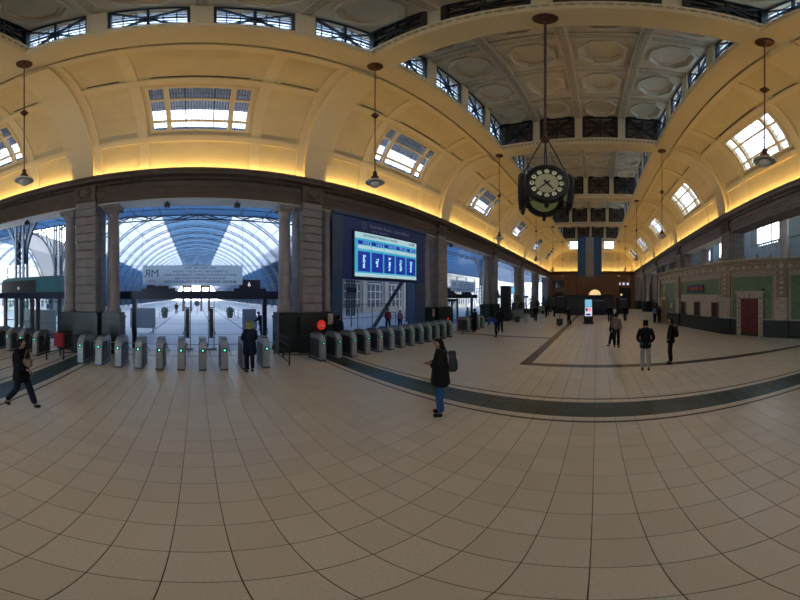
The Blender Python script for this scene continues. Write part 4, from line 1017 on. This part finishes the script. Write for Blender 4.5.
fence('yard_fence', 'low dark fence right of the slanted mast below the departure board', [(15.6, 17.0), (22, 17.0)], hgt=1.1, step=1.4, rails=(1,.5), mt='iron_blue')
o = ob('slanted_mast', MB().bar((10.1, 12.6, .1), (13.25, 12.6, 3.7), .13, 8, .13).box(9.9,10.35,12.4,12.8,0,.12), mt='steel_dark'); tag(o, 'thick dark slanted mast crossing the opening below the departure board', 'mast')
for x, lb in ((8.6, 'near the left post'), (12.2, 'near the slanted mast')):
    o = thing('sign_post', 'dark sign post with small panels below the departure board, '+lb, 'sign', (x, 17.5, 0)); ob('pole', MB().bar((0,0,0),(0,0,4.2),.05,6), o, mt='iron_blue'); ob('sign_panel', MB().box(-.5,.5,-.04,.04,2.9,3.3), o, mt='screen_sky' if x < 10 else 'black')
# track portals at the platform end
for x, lb in ((-1.7, 'left'), (1.6, 'right')):
    o = ob('portal_frame', MB().box(-.9,-.55,0,.3,0,4.6).box(.55,.9,0,.3,0,4.6).box(-.9,.9,0,.3,4.3,4.75), loc=(x, 46, 0), mt='brown_wall'); tag(o, 'small brown portal frame far down the platform under the banner, %s of the pair' % lb, 'portal')

# ------------------------------------------------------------------ turnstiles
def make_turnstile():
    r = root('turnstile'); del r['kind']
    pr = [(0,.06),(0,.80),(.10,.97),(.26,1.05),(.84,1.05),(.98,.97),(1.05,.80),(1.05,.06)]
    ob('body', MB().extx(pr, -.115, .115), r, mt='steel')
    for s_ in (-1, 1): ob('side_panel', MB().extx([(.14,.12),(.14,.78),(.24,.86),(.84,.86),(.92,.78),(.92,.12)], min(s_*.115, s_*.128), max(s_*.115, s_*.128)), r, mt='steel_dark')
    ob('foot', MB().box(-.13, .13, .02, 1.03, 0, .06), r, mt='steel_dark')
    ob('top_cover', MB().box(-.125, .125, .28, .82, 1.05, 1.075), r, mt='steel_dark')
    rd = ob('card_reader', MB().box(-.07, .07, -.02, .02, .66, .78), r, mt='steel_dark'); ob('pictogram', MB().box(-.025, .025, -.026, -.02, .695, .745), rd, mt='led_green')
    hb = ob('rotor', MB().lathe([(.07,0),(.07,.05),(.03,.08)], (.128, .55, .82), 10, 'x'), r, mt='steel')
    for a in (0, 120, 240): 
        t_ = radians(a); ob('arm', MB().bar((.17,.55,.82), (.17+.30*(.55+.45*cos(t_)), .55+.28*sin(t_), .82-.22*(1-cos(t_))), .014, 6), hb, mt='steel')
    return r
ts0 = make_turnstile(); used = False
def turnstile(x, y_, label, group):
    global used
    o = copy_tree(ts0) if used else ts0; used = True; o.location = (x, y_, 0); tag(o, label, 'turnstile', group)
for k in range(10): turnstile(-4.14+.725*k, 8.42, 'grey turnstile, %s from the left in the row facing the banner' % ORD[k], 'turnstiles in front of the banner')
for k in range(13): turnstile(4.66+.73*k, 8.55, 'grey turnstile, %s from the stone pillar in the row below the departure board' % ORD[k], 'turnstiles below the departure board')
for k in range(6): turnstile(-6.35-.76*k, 8.6, 'grey turnstile, %s from the hall railing in the row before the teal booth' % ORD[k], 'turnstiles before the teal booth')
for q, (xs, w_) in enumerate(((16.2, 'first bay past the departure board'), (26.3, 'second bay past the departure board'), (36.3, 'third bay past the departure board'))):
    for k in range(9 if q else 4): turnstile(xs+(.75 if q else .8)*k, 8.8, 'grey turnstile, %s in the row at the %s' % (ORD[k], w_), 'turnstiles at the '+w_)

# railings between the gate rows
fence('hall_railing', 'black railing running back from the left gates to the stone plinth', [(-5.55, 8.3), (-5.3, 10.0)], hgt=1.0, step=.9, rails=(1,.3), mt='iron', cat='railing')
fence('hall_railing', 'black railing post pair beside the red cloth at the left pillar', [(-5.0, 8.7), (-4.5, 9.0)], hgt=1.0, step=.5, rails=(1,.3), mt='iron', cat='railing')
fence('hall_railing', 'low black railing beside the last turnstile at the right pillar', [(3.25, 8.5), (3.35, 10.6)], hgt=1.0, step=1.9, pickets=.3, rails=(1,.75,.12), mt='iron', cat='railing')
fence('hall_railing', 'black picket railing before the right stone plinth', [(3.45, 9.75), (4.45, 9.35)], hgt=.95, step=1.2, pickets=.14, rails=(1,.15), mt='iron', cat='railing')
o = ob('red_cloth', MB().box(-.22,.22,-.05,.05,.55,1.08).box(-.18,.2,-.08,-.05,.6,1.0), loc=(-5.15, 8.62, 0), mt='red_cloth'); tag(o, 'dark red cloth hung over the black railing at the left pillar', 'cloth')
o = thing('round_sign', 'bright red round sign in front of the right stone plinth', 'sign', (5.3, 9.92, 0)); ob('disc', MB().lathe([(.2,-.03),(.22,0),(.2,.03)], (0,0,1.28), 24, 'y'), o, mt='red')
ob('pole', MB().bar((0,.05,0),(0,.05,1.05),.03,8), o, mt='iron'); ob('foot', MB().lathe([(.22,0),(.2,.04),(.04,.06)], (0,.05,0), 14), o, mt='iron')
for k in range(3): ob('pictogram_dot', MB().box(-.12+.08*k, -.07+.08*k, -.045, -.03, 1.2+.07*(k % 2), 1.27+.07*(k % 2)), o, mt='lettering_white')
o = ob('notice', MB().box(-.13,.13,-.01,.01,1.25,1.75), loc=(5.95, 10.25, 0), mt='doulton'); tag(o, 'small pale notice on the right stone plinth', 'notice')
o = ob('fire_extinguisher', MB().lathe([(.07,0),(.08,.05),(.08,.95),(.04,1.02),(.02,1.08)], (0,0,0), 10), loc=(15.35, 10.1, 0), mt='red'); tag(o, 'red fire extinguisher on the plinth right of the departure board', 'extinguisher')
o = ob('notice', MB().box(-.13,.13,-.01,.01,1.2,1.7), loc=(14.05, 10.45, 0), mt='doulton'); tag(o, 'small pale notice on the plinth right of the departure board', 'notice')
o = ob('rail_post', MB().bar((0,0,0),(0,0,1.0),.035,8).box(-.03,.03,0,1.1,.95,1.0), loc=(14.6, 8.5, 0), mt='iron'); tag(o, 'black rail post at the far end of the turnstiles below the board', 'railing')

# ------------------------------------------------------------------ far hall: totem, shop, machines
o = thing('information_totem', 'tall black information totem with a glowing screen in the hall', 'totem', (24.0, .75, 0), 0)
ob('body', MB().box(-.12,.12,-.42,.42,.12,2.42), o, mt='black'); ob('base', MB().box(-.2,.2,-.48,.48,0,.12), o, mt='steel_dark')
ob('screen', MB().box(-.135,-.12,-.33,.33,1.62,2.3), o, mt='screen_sky'); ob('screen', MB().box(-.135,-.12,-.33,.33,.75,1.12), o, mt='screen_pale'); s2 = ob('screen', MB().box(-.135,-.12,-.33,.33,1.12,1.58), o, mt='screen_pale')
ob('picture', MB().box(-.14,-.135,-.26,.05,1.2,1.5), s2, mt='screen_red'); ob('picture', MB().box(-.14,-.135,.08,.28,1.2,1.5), s2, mt='flag_blue'); ob('picture', MB().box(-.14,-.135,-.2,.25,.82,.98), s2, mt='screen_blue')
o = thing('shop_kiosk', 'dark blue shop kiosk with a lit strip before the far wall', 'kiosk', (36, .9, 0)); ob('body', MB().box(0,3,-3.3,3.4,.1,2.65), o, mt='gantry'); ob('canopy', MB().box(-.4,3.2,-3.5,3.6,2.65,2.85), o, mt='black'); ob('base', MB().box(-.05,3.05,-3.35,3.45,0,.1), o, mt='black')
for k in range(4): ob('shutter_panel', MB().box(-.05,0,-3.1+1.65*k,-1.6+1.65*k,.9,2.4), o, mt='steel_dark')
ob('light_strip', MB().box(-.06,-.02,-1.9,-.6,2.0,2.1), o, mt='frame_text')
for k, (x, y_, hh_, lb) in enumerate([(40, 5.6, 2.9, 'black vending stand left of the shop kiosk'), (38.5, -3.9, 2.5, 'black vending stand right of the shop kiosk'), (47, 8.2, 2.6, 'black vending stand deep in the left corner of the hall')]):
    o = thing('vending_stand', lb, 'vending machine', (x, y_, 0)); ob('body', MB().box(-.5,.5,-.9,.9,0,hh_), o, mt='black'); ob('front_panel', MB().box(-.53,-.5,-.7,.7,.9,hh_-.3), o, mt='steel_dark'); ob('light_strip', MB().box(-.55,-.53,-.6,.6,hh_-.28,hh_-.2), o, mt='frame_text')
for k in range(5):
    o = thing('hall_plant', 'dark potted palm in the far part of the platform side, %s in the row' % ORD[k], 'plant', (24.5+6.2*k, 7.9, 0), 0, 'potted palms along the platform side')
    ob('pot', MB().lathe([(.25,0),(.33,.5),(.35,.55),(.3,.55)], (0,0,0), 12), o, mt='steel_dark'); ob('stem', MB().bar((0,0,.5),(0,0,2.1),.05,6), o, mt='brown_wall')
    lf = MB()
    for q in range(14):
        a = 2.4*q; r_ = .5+.18*(q % 3); zt = 2.7-.35*(q % 4)
        p0, p1, p2 = Vector((0,0,2.05)), Vector((cos(a)*r_*.6, sin(a)*r_*.6, zt)), Vector((cos(a)*r_*1.15, sin(a)*r_*1.15, zt-.45)); sd = Vector((-sin(a), cos(a), 0))*.1
        lf.add([p0, p1-sd, p2, p1+sd, p1+Vector((0,0,.03))], [(0,1,4),(0,4,3),(1,2,4),(4,2,3)])
    ob('fronds', lf, o, mt='foliage')

# ------------------------------------------------------------------ people
for n_, c_, r_ in [('coat_black', (.012,.012,.014), .8), ('coat_navy', (.014,.018,.035), .8), ('coat_grey', (.06,.06,.07), .8), ('coat_blue', (.03,.07,.38), .7), ('coat_red', (.30,.03,.05), .8), ('coat_pink', (.42,.18,.20), .8),
                   ('jeans', (.035,.10,.26), .8), ('trousers_dark', (.012,.013,.02), .8), ('trousers_light', (.42,.42,.42), .8), ('shoe_dark', (.02,.018,.016), .6), ('hair_dark', (.012,.009,.008), .6), ('cap_yellow', (.30,.32,.10), .8), ('shirt_check', (.22,.18,.20), .8), ('bag_grey', (.045,.055,.065), .7), ('bag_tan', (.30,.2,.13), .7)]:
    mat(n_, c_, r_, spec=.15)
def skin_mesh(name, verts, edges, radii, mt, sub=1, rootv=0):
    me = bpy.data.meshes.new('sk'); me.from_pydata([tuple(v) for v in verts], edges, []); o = bpy.data.objects.new('sk', me); WORK.collection.objects.link(o)
    md = o.modifiers.new('skin', 'SKIN'); md.use_smooth_shade = True
    for i, r in enumerate(radii):
        sv = me.skin_vertices[0].data[i]; sv.radius = r if isinstance(r, tuple) else (r, r); sv.use_root = (i == rootv)
    if sub: ms = o.modifiers.new('sub', 'SUBSURF'); ms.levels = sub; ms.render_levels = sub
    out = evaluated_mesh(o); out.name = name
    bpy.data.objects.remove(o); bpy.data.meshes.remove(me); out.materials.clear(); out.materials.append(M[mt])
    for p in out.polygons: p.use_smooth = True
    return out
def joints(pose):
    """joint positions; x = the person's left(-)/right(+) seen from behind, +y = the way they face"""
    J = dict(pelvis=(0,0,.95), waist=(0,0,1.08), chest=(0,.0,1.30), neck=(0,-.01,1.47), hb=(0,.015,1.53), hm=(0,.025,1.61), ht=(0,.015,1.69))
    for s, n in ((-1,'l'), (1,'r')):
        J.update({'hip'+n:(s*.09,0,.9), 'knee'+n:(s*.10,.03,.50), 'ank'+n:(s*.10,-.01,.09), 'toe'+n:(s*.12,.15,.03),
                  'sho'+n:(s*.18,-.01,1.40), 'elb'+n:(s*.235,-.03,1.12), 'wri'+n:(s*.225,.07,.88)})
    if pose == 'walk':
        J.update(kneel=(-.09,.16,.52), ankl=(-.09,.31,.11), toel=(-.1,.45,.07), kneer=(.09,-.06,.50), ankr=(.09,-.34,.16), toer=(.1,-.24,.03), elbl=(-.23,-.14,1.14), wril=(-.2,-.12,.90), elbr=(.22,.08,1.14), wrir=(.2,.28,1.05))
    if pose == 'stride':
        J.update(kneel=(-.09,.10,.51), ankl=(-.09,.18,.10), toel=(-.1,.32,.04), kneer=(.09,-.02,.50), ankr=(.09,-.2,.11), toer=(.1,-.06,.03))
    if pose in ('hold', 'reach'):
        f = .20 if pose == 'hold' else .40; z = 1.17 if pose == 'hold' else 1.12
        J.update(elbl=(-.22,.06,1.14), wril=(-.10,f,z), elbr=(.22,.06,1.14), wrir=(.10,f,z))
    if pose == 'hold': J.update(hb=(0,.03,1.525), hm=(0,.055,1.60), ht=(0,.06,1.68))
    if pose == 'pockets': J.update(elbl=(-.27,-.06,1.13), wril=(-.19,.07,.97), elbr=(.27,-.06,1.13), wrir=(.19,.07,.97))
    if pose == 'bent':
        J.update(waist=(0,.10,1.06), chest=(0,.30,1.17), neck=(0,.45,1.23), hb=(0,.51,1.24), hm=(0,.58,1.25), ht=(0,.64,1.28), shol=(-.17,.40,1.2), shor=(.17,.40,1.2), elbl=(-.2,.44,.95), elbr=(.2,.44,.95), wril=(-.15,.52,.75), wrir=(.15,.52,.75))
    if pose == 'push': J.update(waist=(0,.03,1.08), chest=(0,.10,1.28), neck=(0,.14,1.43), hb=(0,.17,1.49), hm=(0,.2,1.57), ht=(0,.2,1.65), shol=(-.18,.1,1.38), shor=(.18,.1,1.38), elbl=(-.22,.22,1.14), wril=(-.2,.45,1.02), elbr=(.22,.22,1.14), wrir=(.2,.45,1.02), ankl=(-.1,-.15,.1), toel=(-.1,-.02,.03))
    return {k: Vector(v) for k, v in J.items()}
def person(label, x, y_, face, h, pose='stand', coat='coat_black', trousers='trousers_dark', hair='hair_dark', coat_len=.85, hood=False, vest=None, pack=None, bulk=1.0, long_hair=False, cap=None, shoes='shoe_dark', group=None):
    """face: azimuth the person faces, 0 = to the platforms, 90 = down the hall"""
    J = joints(pose); k = h/1.71; r = thing('person', label, 'person', (x, y_, 0), -radians(face), group)
    names, V, Rr, E_ = {}, [], [], []
    def add(n, p, rad, link=None):
        names[n] = len(V); V.append(Vector(p)*k); Rr.append(tuple(q*k for q in rad) if isinstance(rad, tuple) else rad*k)
        if link: E_.append((names[link], names[n]))
    add('pelvis', J['pelvis'], (.125,.095)); add('waist', J['waist'], (.12,.085), 'pelvis'); add('chest', J['chest'], (.135,.095), 'waist'); add('neck', J['neck'], .052, 'chest')
    add('hb', J['hb'], (.058,.062), 'neck'); add('hm', J['hm'], (.072,.088), 'hb'); add('ht', J['ht'], (.055,.065), 'hm')
    up = (J['ht']-J['hb']).normalized(); fw = Vector((0,1,0)) if pose != 'bent' else Vector((0,.1,-1)).normalized()
    add('nose', J['hm'] + fw*.098 - up*.01, .012, 'hm'); 
    for s in (-1, 1): add('ear%d' % s, J['hm'] + Vector((s*.082, -.005, -.005)), .014, 'hm')
    for s, n in ((-1,'l'), (1,'r')):
        add('hip'+n, J['hip'+n], .085, 'pelvis'); add('knee'+n, J['knee'+n], .055, 'hip'+n); add('calf'+n, J['knee'+n].lerp(J['ank'+n], .35), .052, 'knee'+n); add('ank'+n, J['ank'+n], .035, 'calf'+n); add('toe'+n, J['toe'+n], .028, 'ank'+n)
        add('sho'+n, J['sho'+n], .055, 'chest'); add('elb'+n, J['elb'+n], .038, 'sho'+n); add('wri'+n, J['wri'+n], .025, 'elb'+n)
        d = (J['wri'+n]-J['elb'+n]).normalized(); sd = d.cross(Vector((0,0,1)) if abs(d.z) < .8 else Vector((0,1,0))).normalized(); up2 = sd.cross(d)
        add('palm'+n, J['wri'+n]+d*.06, (.034,.016), 'wri'+n)
        base = J['wri'+n]+d*.085
        for q in range(4):
            b = base + sd*(q-1.5)*.019; L = (.062,.072,.068,.052)[q]
            add('f%s%d' % (n, q), b, .009, 'palm'+n); add('g%s%d' % (n, q), b+d*L*.55-up2*.008, .008, 'f%s%d' % (n, q)); add('t%s%d' % (n, q), b+d*L-up2*.025, .0065, 'g%s%d' % (n, q))
        b = J['wri'+n]+d*.04+sd*.03; add('th'+n, b, .011, 'palm'+n); add('tt'+n, b+d*.035+sd*.022, .009, 'th'+n)
    ob('body', skin_mesh('body', V, E_, Rr, 'skin_tone'), r)
    # face: eyes, brows and mouth as small raised shapes
    fc = MB(); hm = J['hm']*k
    if pose != 'bent':
        for s in (-1, 1): fc.lathe([(.003,-.004),(.011,0),(.003,.004)], (hm.x+s*.028*k, hm.y+.083*k, hm.z+.012*k), 6, 'y'); fc.box(hm.x+s*.028-.016, hm.x+s*.028+.016, hm.y+.08*k, hm.y+.088*k, hm.z+.03, hm.z+.036)
        fc.box(hm.x-.02, hm.x+.02, hm.y+.078*k, hm.y+.088*k, hm.z-.042, hm.z-.036); ob('face', fc, r, mt='hair_dark')
    # trousers
    V, Rr, E_, names = [], [], [], {}
    lc = coat_len < .8; add('p', J['pelvis'], (.12,.09) if lc else (.14,.11))
    for n in 'lr': add('h'+n, J['hip'+n], .08 if lc else .10, 'p'); add('k'+n, J['knee'+n], .085, 'h'+n); add('a'+n, J['ank'+n]+Vector((0,0,.0)), .075, 'k'+n)
    ob('trousers', skin_mesh('trousers', V, E_, Rr, trousers), r)
    # coat
    V, Rr, E_, names = [], [], [], {}; add0 = add
    def add(n, p, rad, link=None): add0(n, p, tuple(q*bulk for q in rad) if isinstance(rad, tuple) else rad*bulk, link)
    wst = J['waist']; add('c', J['chest'], (.19,.145)); add('w', wst, (.185,.15), 'c'); add('p', J['pelvis'], (.195,.16), 'w')
    if coat_len < .8: add('q', (J['pelvis'].x, J['pelvis'].y, (coat_len+.95)/2), (.21,.175), 'p'); add('m', (J['pelvis'].x, J['pelvis'].y, coat_len), (.22,.19), 'q')
    else: add('m', (J['pelvis'].x, J['pelvis'].y, coat_len), (.19,.155), 'p')
    add('n', J['neck'] + (J['neck']-J['chest']).normalized()*.01, (.082,.082), 'c')
    for n in 'lr': add('s'+n, J['sho'+n], .085, 'c'); add('e'+n, J['elb'+n], .068, 's'+n); add('u'+n, J['wri'+n]-(J['wri'+n]-J['elb'+n])*.06, .042, 'e'+n)
    ob('coat', skin_mesh('coat', V, E_, Rr, coat), r)
    if vest:
        V, Rr, E_, names = [], [], [], {}; add('c', J['chest']+Vector((0,0,.03)), (.185,.14)); add('w', J['waist'], (.17,.135), 'c'); add('p', J['pelvis'], (.18,.14), 'w')
        ob('safety_vest', skin_mesh('vest', V, E_, Rr, vest), r)
    # shoes
    for n in 'lr':
        V, Rr, E_, names = [], [], [], {}; d = (J['toe'+n]-J['ank'+n]); d.z = 0; d.normalize(); a_ = J['ank'+n]
        add('h', (a_.x-d.x*.04, a_.y-d.y*.04, a_.z-.045), .046); add('m', (a_.x+d.x*.06, a_.y+d.y*.06, (a_.z-.045+J['toe'+n].z)/2+.01), .045, 'h'); add('t', J['toe'+n]+Vector((0,0,.008)), .036, 'm')
        ob('shoe', skin_mesh('shoe', V, E_, Rr, shoes), r)
    # hair or cap: shell over the back and top of the head
    V, Rr, E_, names = [], [], [], {}; hm_ = J['hm']; bk = -fw*.018
    add('a', hm_+bk+up*.0-fw*.02, (.088,.085)); add('b', hm_+bk+up*.05, (.082,.09), 'a'); add('c', J['ht']+bk*.5+up*.015, (.05,.055), 'b')
    add('nape', J['hb']-fw*.045+up*.005, (.06,.045), 'a')
    if hood or long_hair: add('d', J['neck']-fw*.05+up*.02, (.085 if hood else .06,.06), 'a')
    if long_hair: add('e', J['neck']-fw*.10-Vector((0,0,.10)), (.06,.035), 'd')
    ob('cap' if cap else ('hood' if hood else 'hair'), skin_mesh('hair', V, E_, Rr, cap or (coat if hood else hair)), r)
    if pack:
        a_ = -radians(face); c_, s_ = cos(a_), sin(a_); off = Vector((0, -.20*bulk, 0)); P_ = Vector((x + off.x*c_ - off.y*s_, y_ + off.x*s_ + off.y*c_, 0))
        b = thing('backpack', pack[1], 'backpack', P_, a_); z0 = 1.02*k; z1 = 1.42*k
        pr = [(-.15,z0+.05),(-.12,z0),(.12,z0),(.15,z0+.05),(.15,z1-.1),(.09,z1),(-.09,z1),(-.15,z1-.1)]
        ob('bag', MB().exty([(p*.9, q) for p, q in pr], -.06, .07), b, mt=pack[0]); ob('pocket', MB().exty([(p*.75, z0+.03+(q-z0)*.5) for p, q in pr], -.09, -.06), b, mt=pack[0])
        for s in (-1, 1): ob('strap', MB().bar((s*.09,.06,z1-.04),(s*.10,.22,z1+.0),.018).bar((s*.10,.22,z1+.0),(s*.11,.30,z0+.22),.018), b, mt=pack[0])
    return r
person('person in a long black hooded coat striding past the left turnstiles', -3.45, 4.2, 82, 1.62, 'walk', coat_len=.66, bulk=1.15, trousers='coat_navy', hood=True)
b = thing('shoulder_bag', 'tan bag carried by the person striding past the left turnstiles', 'bag', (-3.22, 4.12, 0)); ob('bag', MB().exty([(-.09,1.05),(.09,1.05),(.1,1.2),(-.1,1.2)], -.05, .05), b, mt='bag_tan'); ob('strap', MB().bar((-.09,0,1.2),(-.05,.05,1.40),.012).bar((.09,0,1.2),(.0,.05,1.40),.012), b, mt='bag_tan')
person('person in dark clothes and yellowish cap passing a central turnstile', 1.72, 8.12, 0, 1.68, 'reach', 'coat_navy', coat_len=.55, bulk=1.25, cap='cap_yellow')
person('person in a black coat and blue jeans with a grey backpack looking at the board', 4.12, 2.9, -38, 1.70, 'hold', 'coat_black', 'jeans', coat_len=.66, long_hair=True, bulk=1.22, pack=('bag_grey', 'dark grey backpack worn by the person in blue jeans'))
person('person seen from behind in a black jacket and pale trousers', 8.3, -1.62, 98, 1.74, 'pockets', 'coat_black', 'trousers_light', coat_len=.76)
person('person in black standing side-on with a backpack at the dark floor line', 9.0, -2.7, 20, 1.74, 'pockets', 'coat_black', pack=('coat_black', 'black backpack worn by the person at the dark floor line'), hood=True)
person('person in a checked shirt and dark trousers beside a darker companion', 12.45, -.97, 110, 1.72, 'stand', 'shirt_check')
person('person in dark clothes half hidden behind the one in the checked shirt', 12.95, -.80, -10, 1.68, 'stride', 'coat_navy')
person('lone dark-clothed person far down the hall before the far right door', 26.2, -2.95, 100, 1.72, 'stride', 'coat_black')
person('person in a bright blue jacket bending forward by the second gate row', 14.8, 6.15, -30, 1.70, 'bent', 'coat_blue', 'trousers_dark')
person('tall person in black beside the control box', 16.4, 6.5, 60, 1.80, 'stride', 'coat_black')
person('person in black passing the turnstiles in the bay past the board', 16.1, 8.35, 10, 1.70, 'reach', 'coat_black', coat_len=.7)
person('person in dark green coat behind the turnstiles in the bay past the board', 18.6, 10.3, 180, 1.68, 'stand', 'teal')
person('dark-coated person walking with pale shopping in the distance, platform side', 23.7, 6.7, -100, 1.70, 'stride', 'coat_grey', 'trousers_light')
person('dark-coated person following the one in pale trousers', 25.4, 6.2, -100, 1.72, 'stride', 'coat_black')
person('person in black bending towards a dark case with a yellow vest showing', 22.6, 2.45, -60, 1.70, 'push', 'coat_black', vest='yellow_vest')
o = thing('wheeled_case', 'dark wheeled case beside the person in the yellow vest left of the totem', 'suitcase', (22.3, 3.25, 0)); ob('case', MB().box(-.3,.3,-.25,.25,.08,.62), o, mt='black'); ob('handle', MB().bar((-.2,0,.62),(-.2,0,1.0),.015).bar((.2,0,.62),(.2,0,1.0),.015).bar((-.2,0,1.0),(.2,0,1.0),.015), o, mt='steel_dark')
for s in (-1, 1): ob('wheel', MB().lathe([(.08,-.02),(.08,.02)], (s*.25,0,.08), 12, 'x'), o, mt='steel_dark')
person('person in a yellow vest right of the totem and shop kiosk', 25.6, -1.3, -80, 1.72, 'stand', 'coat_black', vest='yellow_vest')
person('person in a blue-grey coat at the far door of the ticket office', 23.4, -5.85, 120, 1.68, 'hold', 'coat_navy')
person('companion in a pale jacket at the far door of the ticket office', 24.1, -5.6, 150, 1.66, 'stand', 'wall_blue')
person('person in a red coat walking on the platform below the departure board', 13.0, 13.9, 200, 1.68, 'stride', 'coat_red')
person('person in a pink coat walking on the platform beside the one in red', 14.2, 13.8, 210, 1.5, 'stride', 'coat_pink')
person('person in dark blue by the left post of the departure board', 6.35, 10.15, 70, 1.66, 'pockets', 'coat_navy', hood=True)
person('dark-clothed rider standing over a bicycle behind the central gate', 4.0, 15.4, -60, 1.66, 'push', 'coat_navy')
for q, (x, y_, f_) in enumerate([(31.0, 6.2, 20), (32.2, 5.4, 200), (34, 6.6, 90)]):
    person('far silhouetted person in black near the potted palms, %s in the group' % ['leftmost', 'middle', 'rightmost'][q], x, y_, f_, 1.7, 'stand', 'coat_black', group='far group by the palms')
person('far silhouetted person in black on the platform seen under the number seven', -3.0, 38, 0, 1.7, 'stand', 'coat_black')
# the bicycle
bk = thing('bicycle', 'dark bicycle held by the rider behind the central gate', 'bicycle', (3.75, 15.15, 0), radians(30))
for x in (-.5, .5):
    wh = MB()
    for i in range(20): a0, a1 = 2*pi*i/20, 2*pi*(i+1)/20; wh.bar((x+.33*cos(a0),0,.34+.33*sin(a0)), (x+.33*cos(a1),0,.34+.33*sin(a1)), .018)
    for i in range(8): a0 = 2*pi*i/8; wh.bar((x,0,.34),(x+.33*cos(a0),0,.34+.33*sin(a0)),.004)
    ob('wheel', wh, bk, mt='black')
ob('frame', MB().bar((-.5,0,.34),(-.15,0,.85),.018).bar((-.15,0,.85),(.38,0,.85),.018).bar((-.1,0,.34),(.38,0,.82),.018).bar((-.5,0,.34),(-.1,0,.34),.015).bar((-.1,0,.34),(-.15,0,.92),.018).bar((.38,0,.95),(.5,0,.34),.018), bk, mt='navy')
ob('handlebar', MB().bar((.36,-.25,1.0),(.36,.25,1.0),.014), bk, mt='steel_dark'); ob('saddle', MB().box(-.28,-.04,-.06,.06,.92,.97), bk, mt='black')

bpy.data.scenes.remove(WORK)
for o in COL.objects:                       # lettering strokes are too fine to pick apart
    if o.parent and o.name.split('.')[0] in ('lettering', 'number', 'numerals', 'numeral_cells', 'face'): o['kind'] = 'stuff'
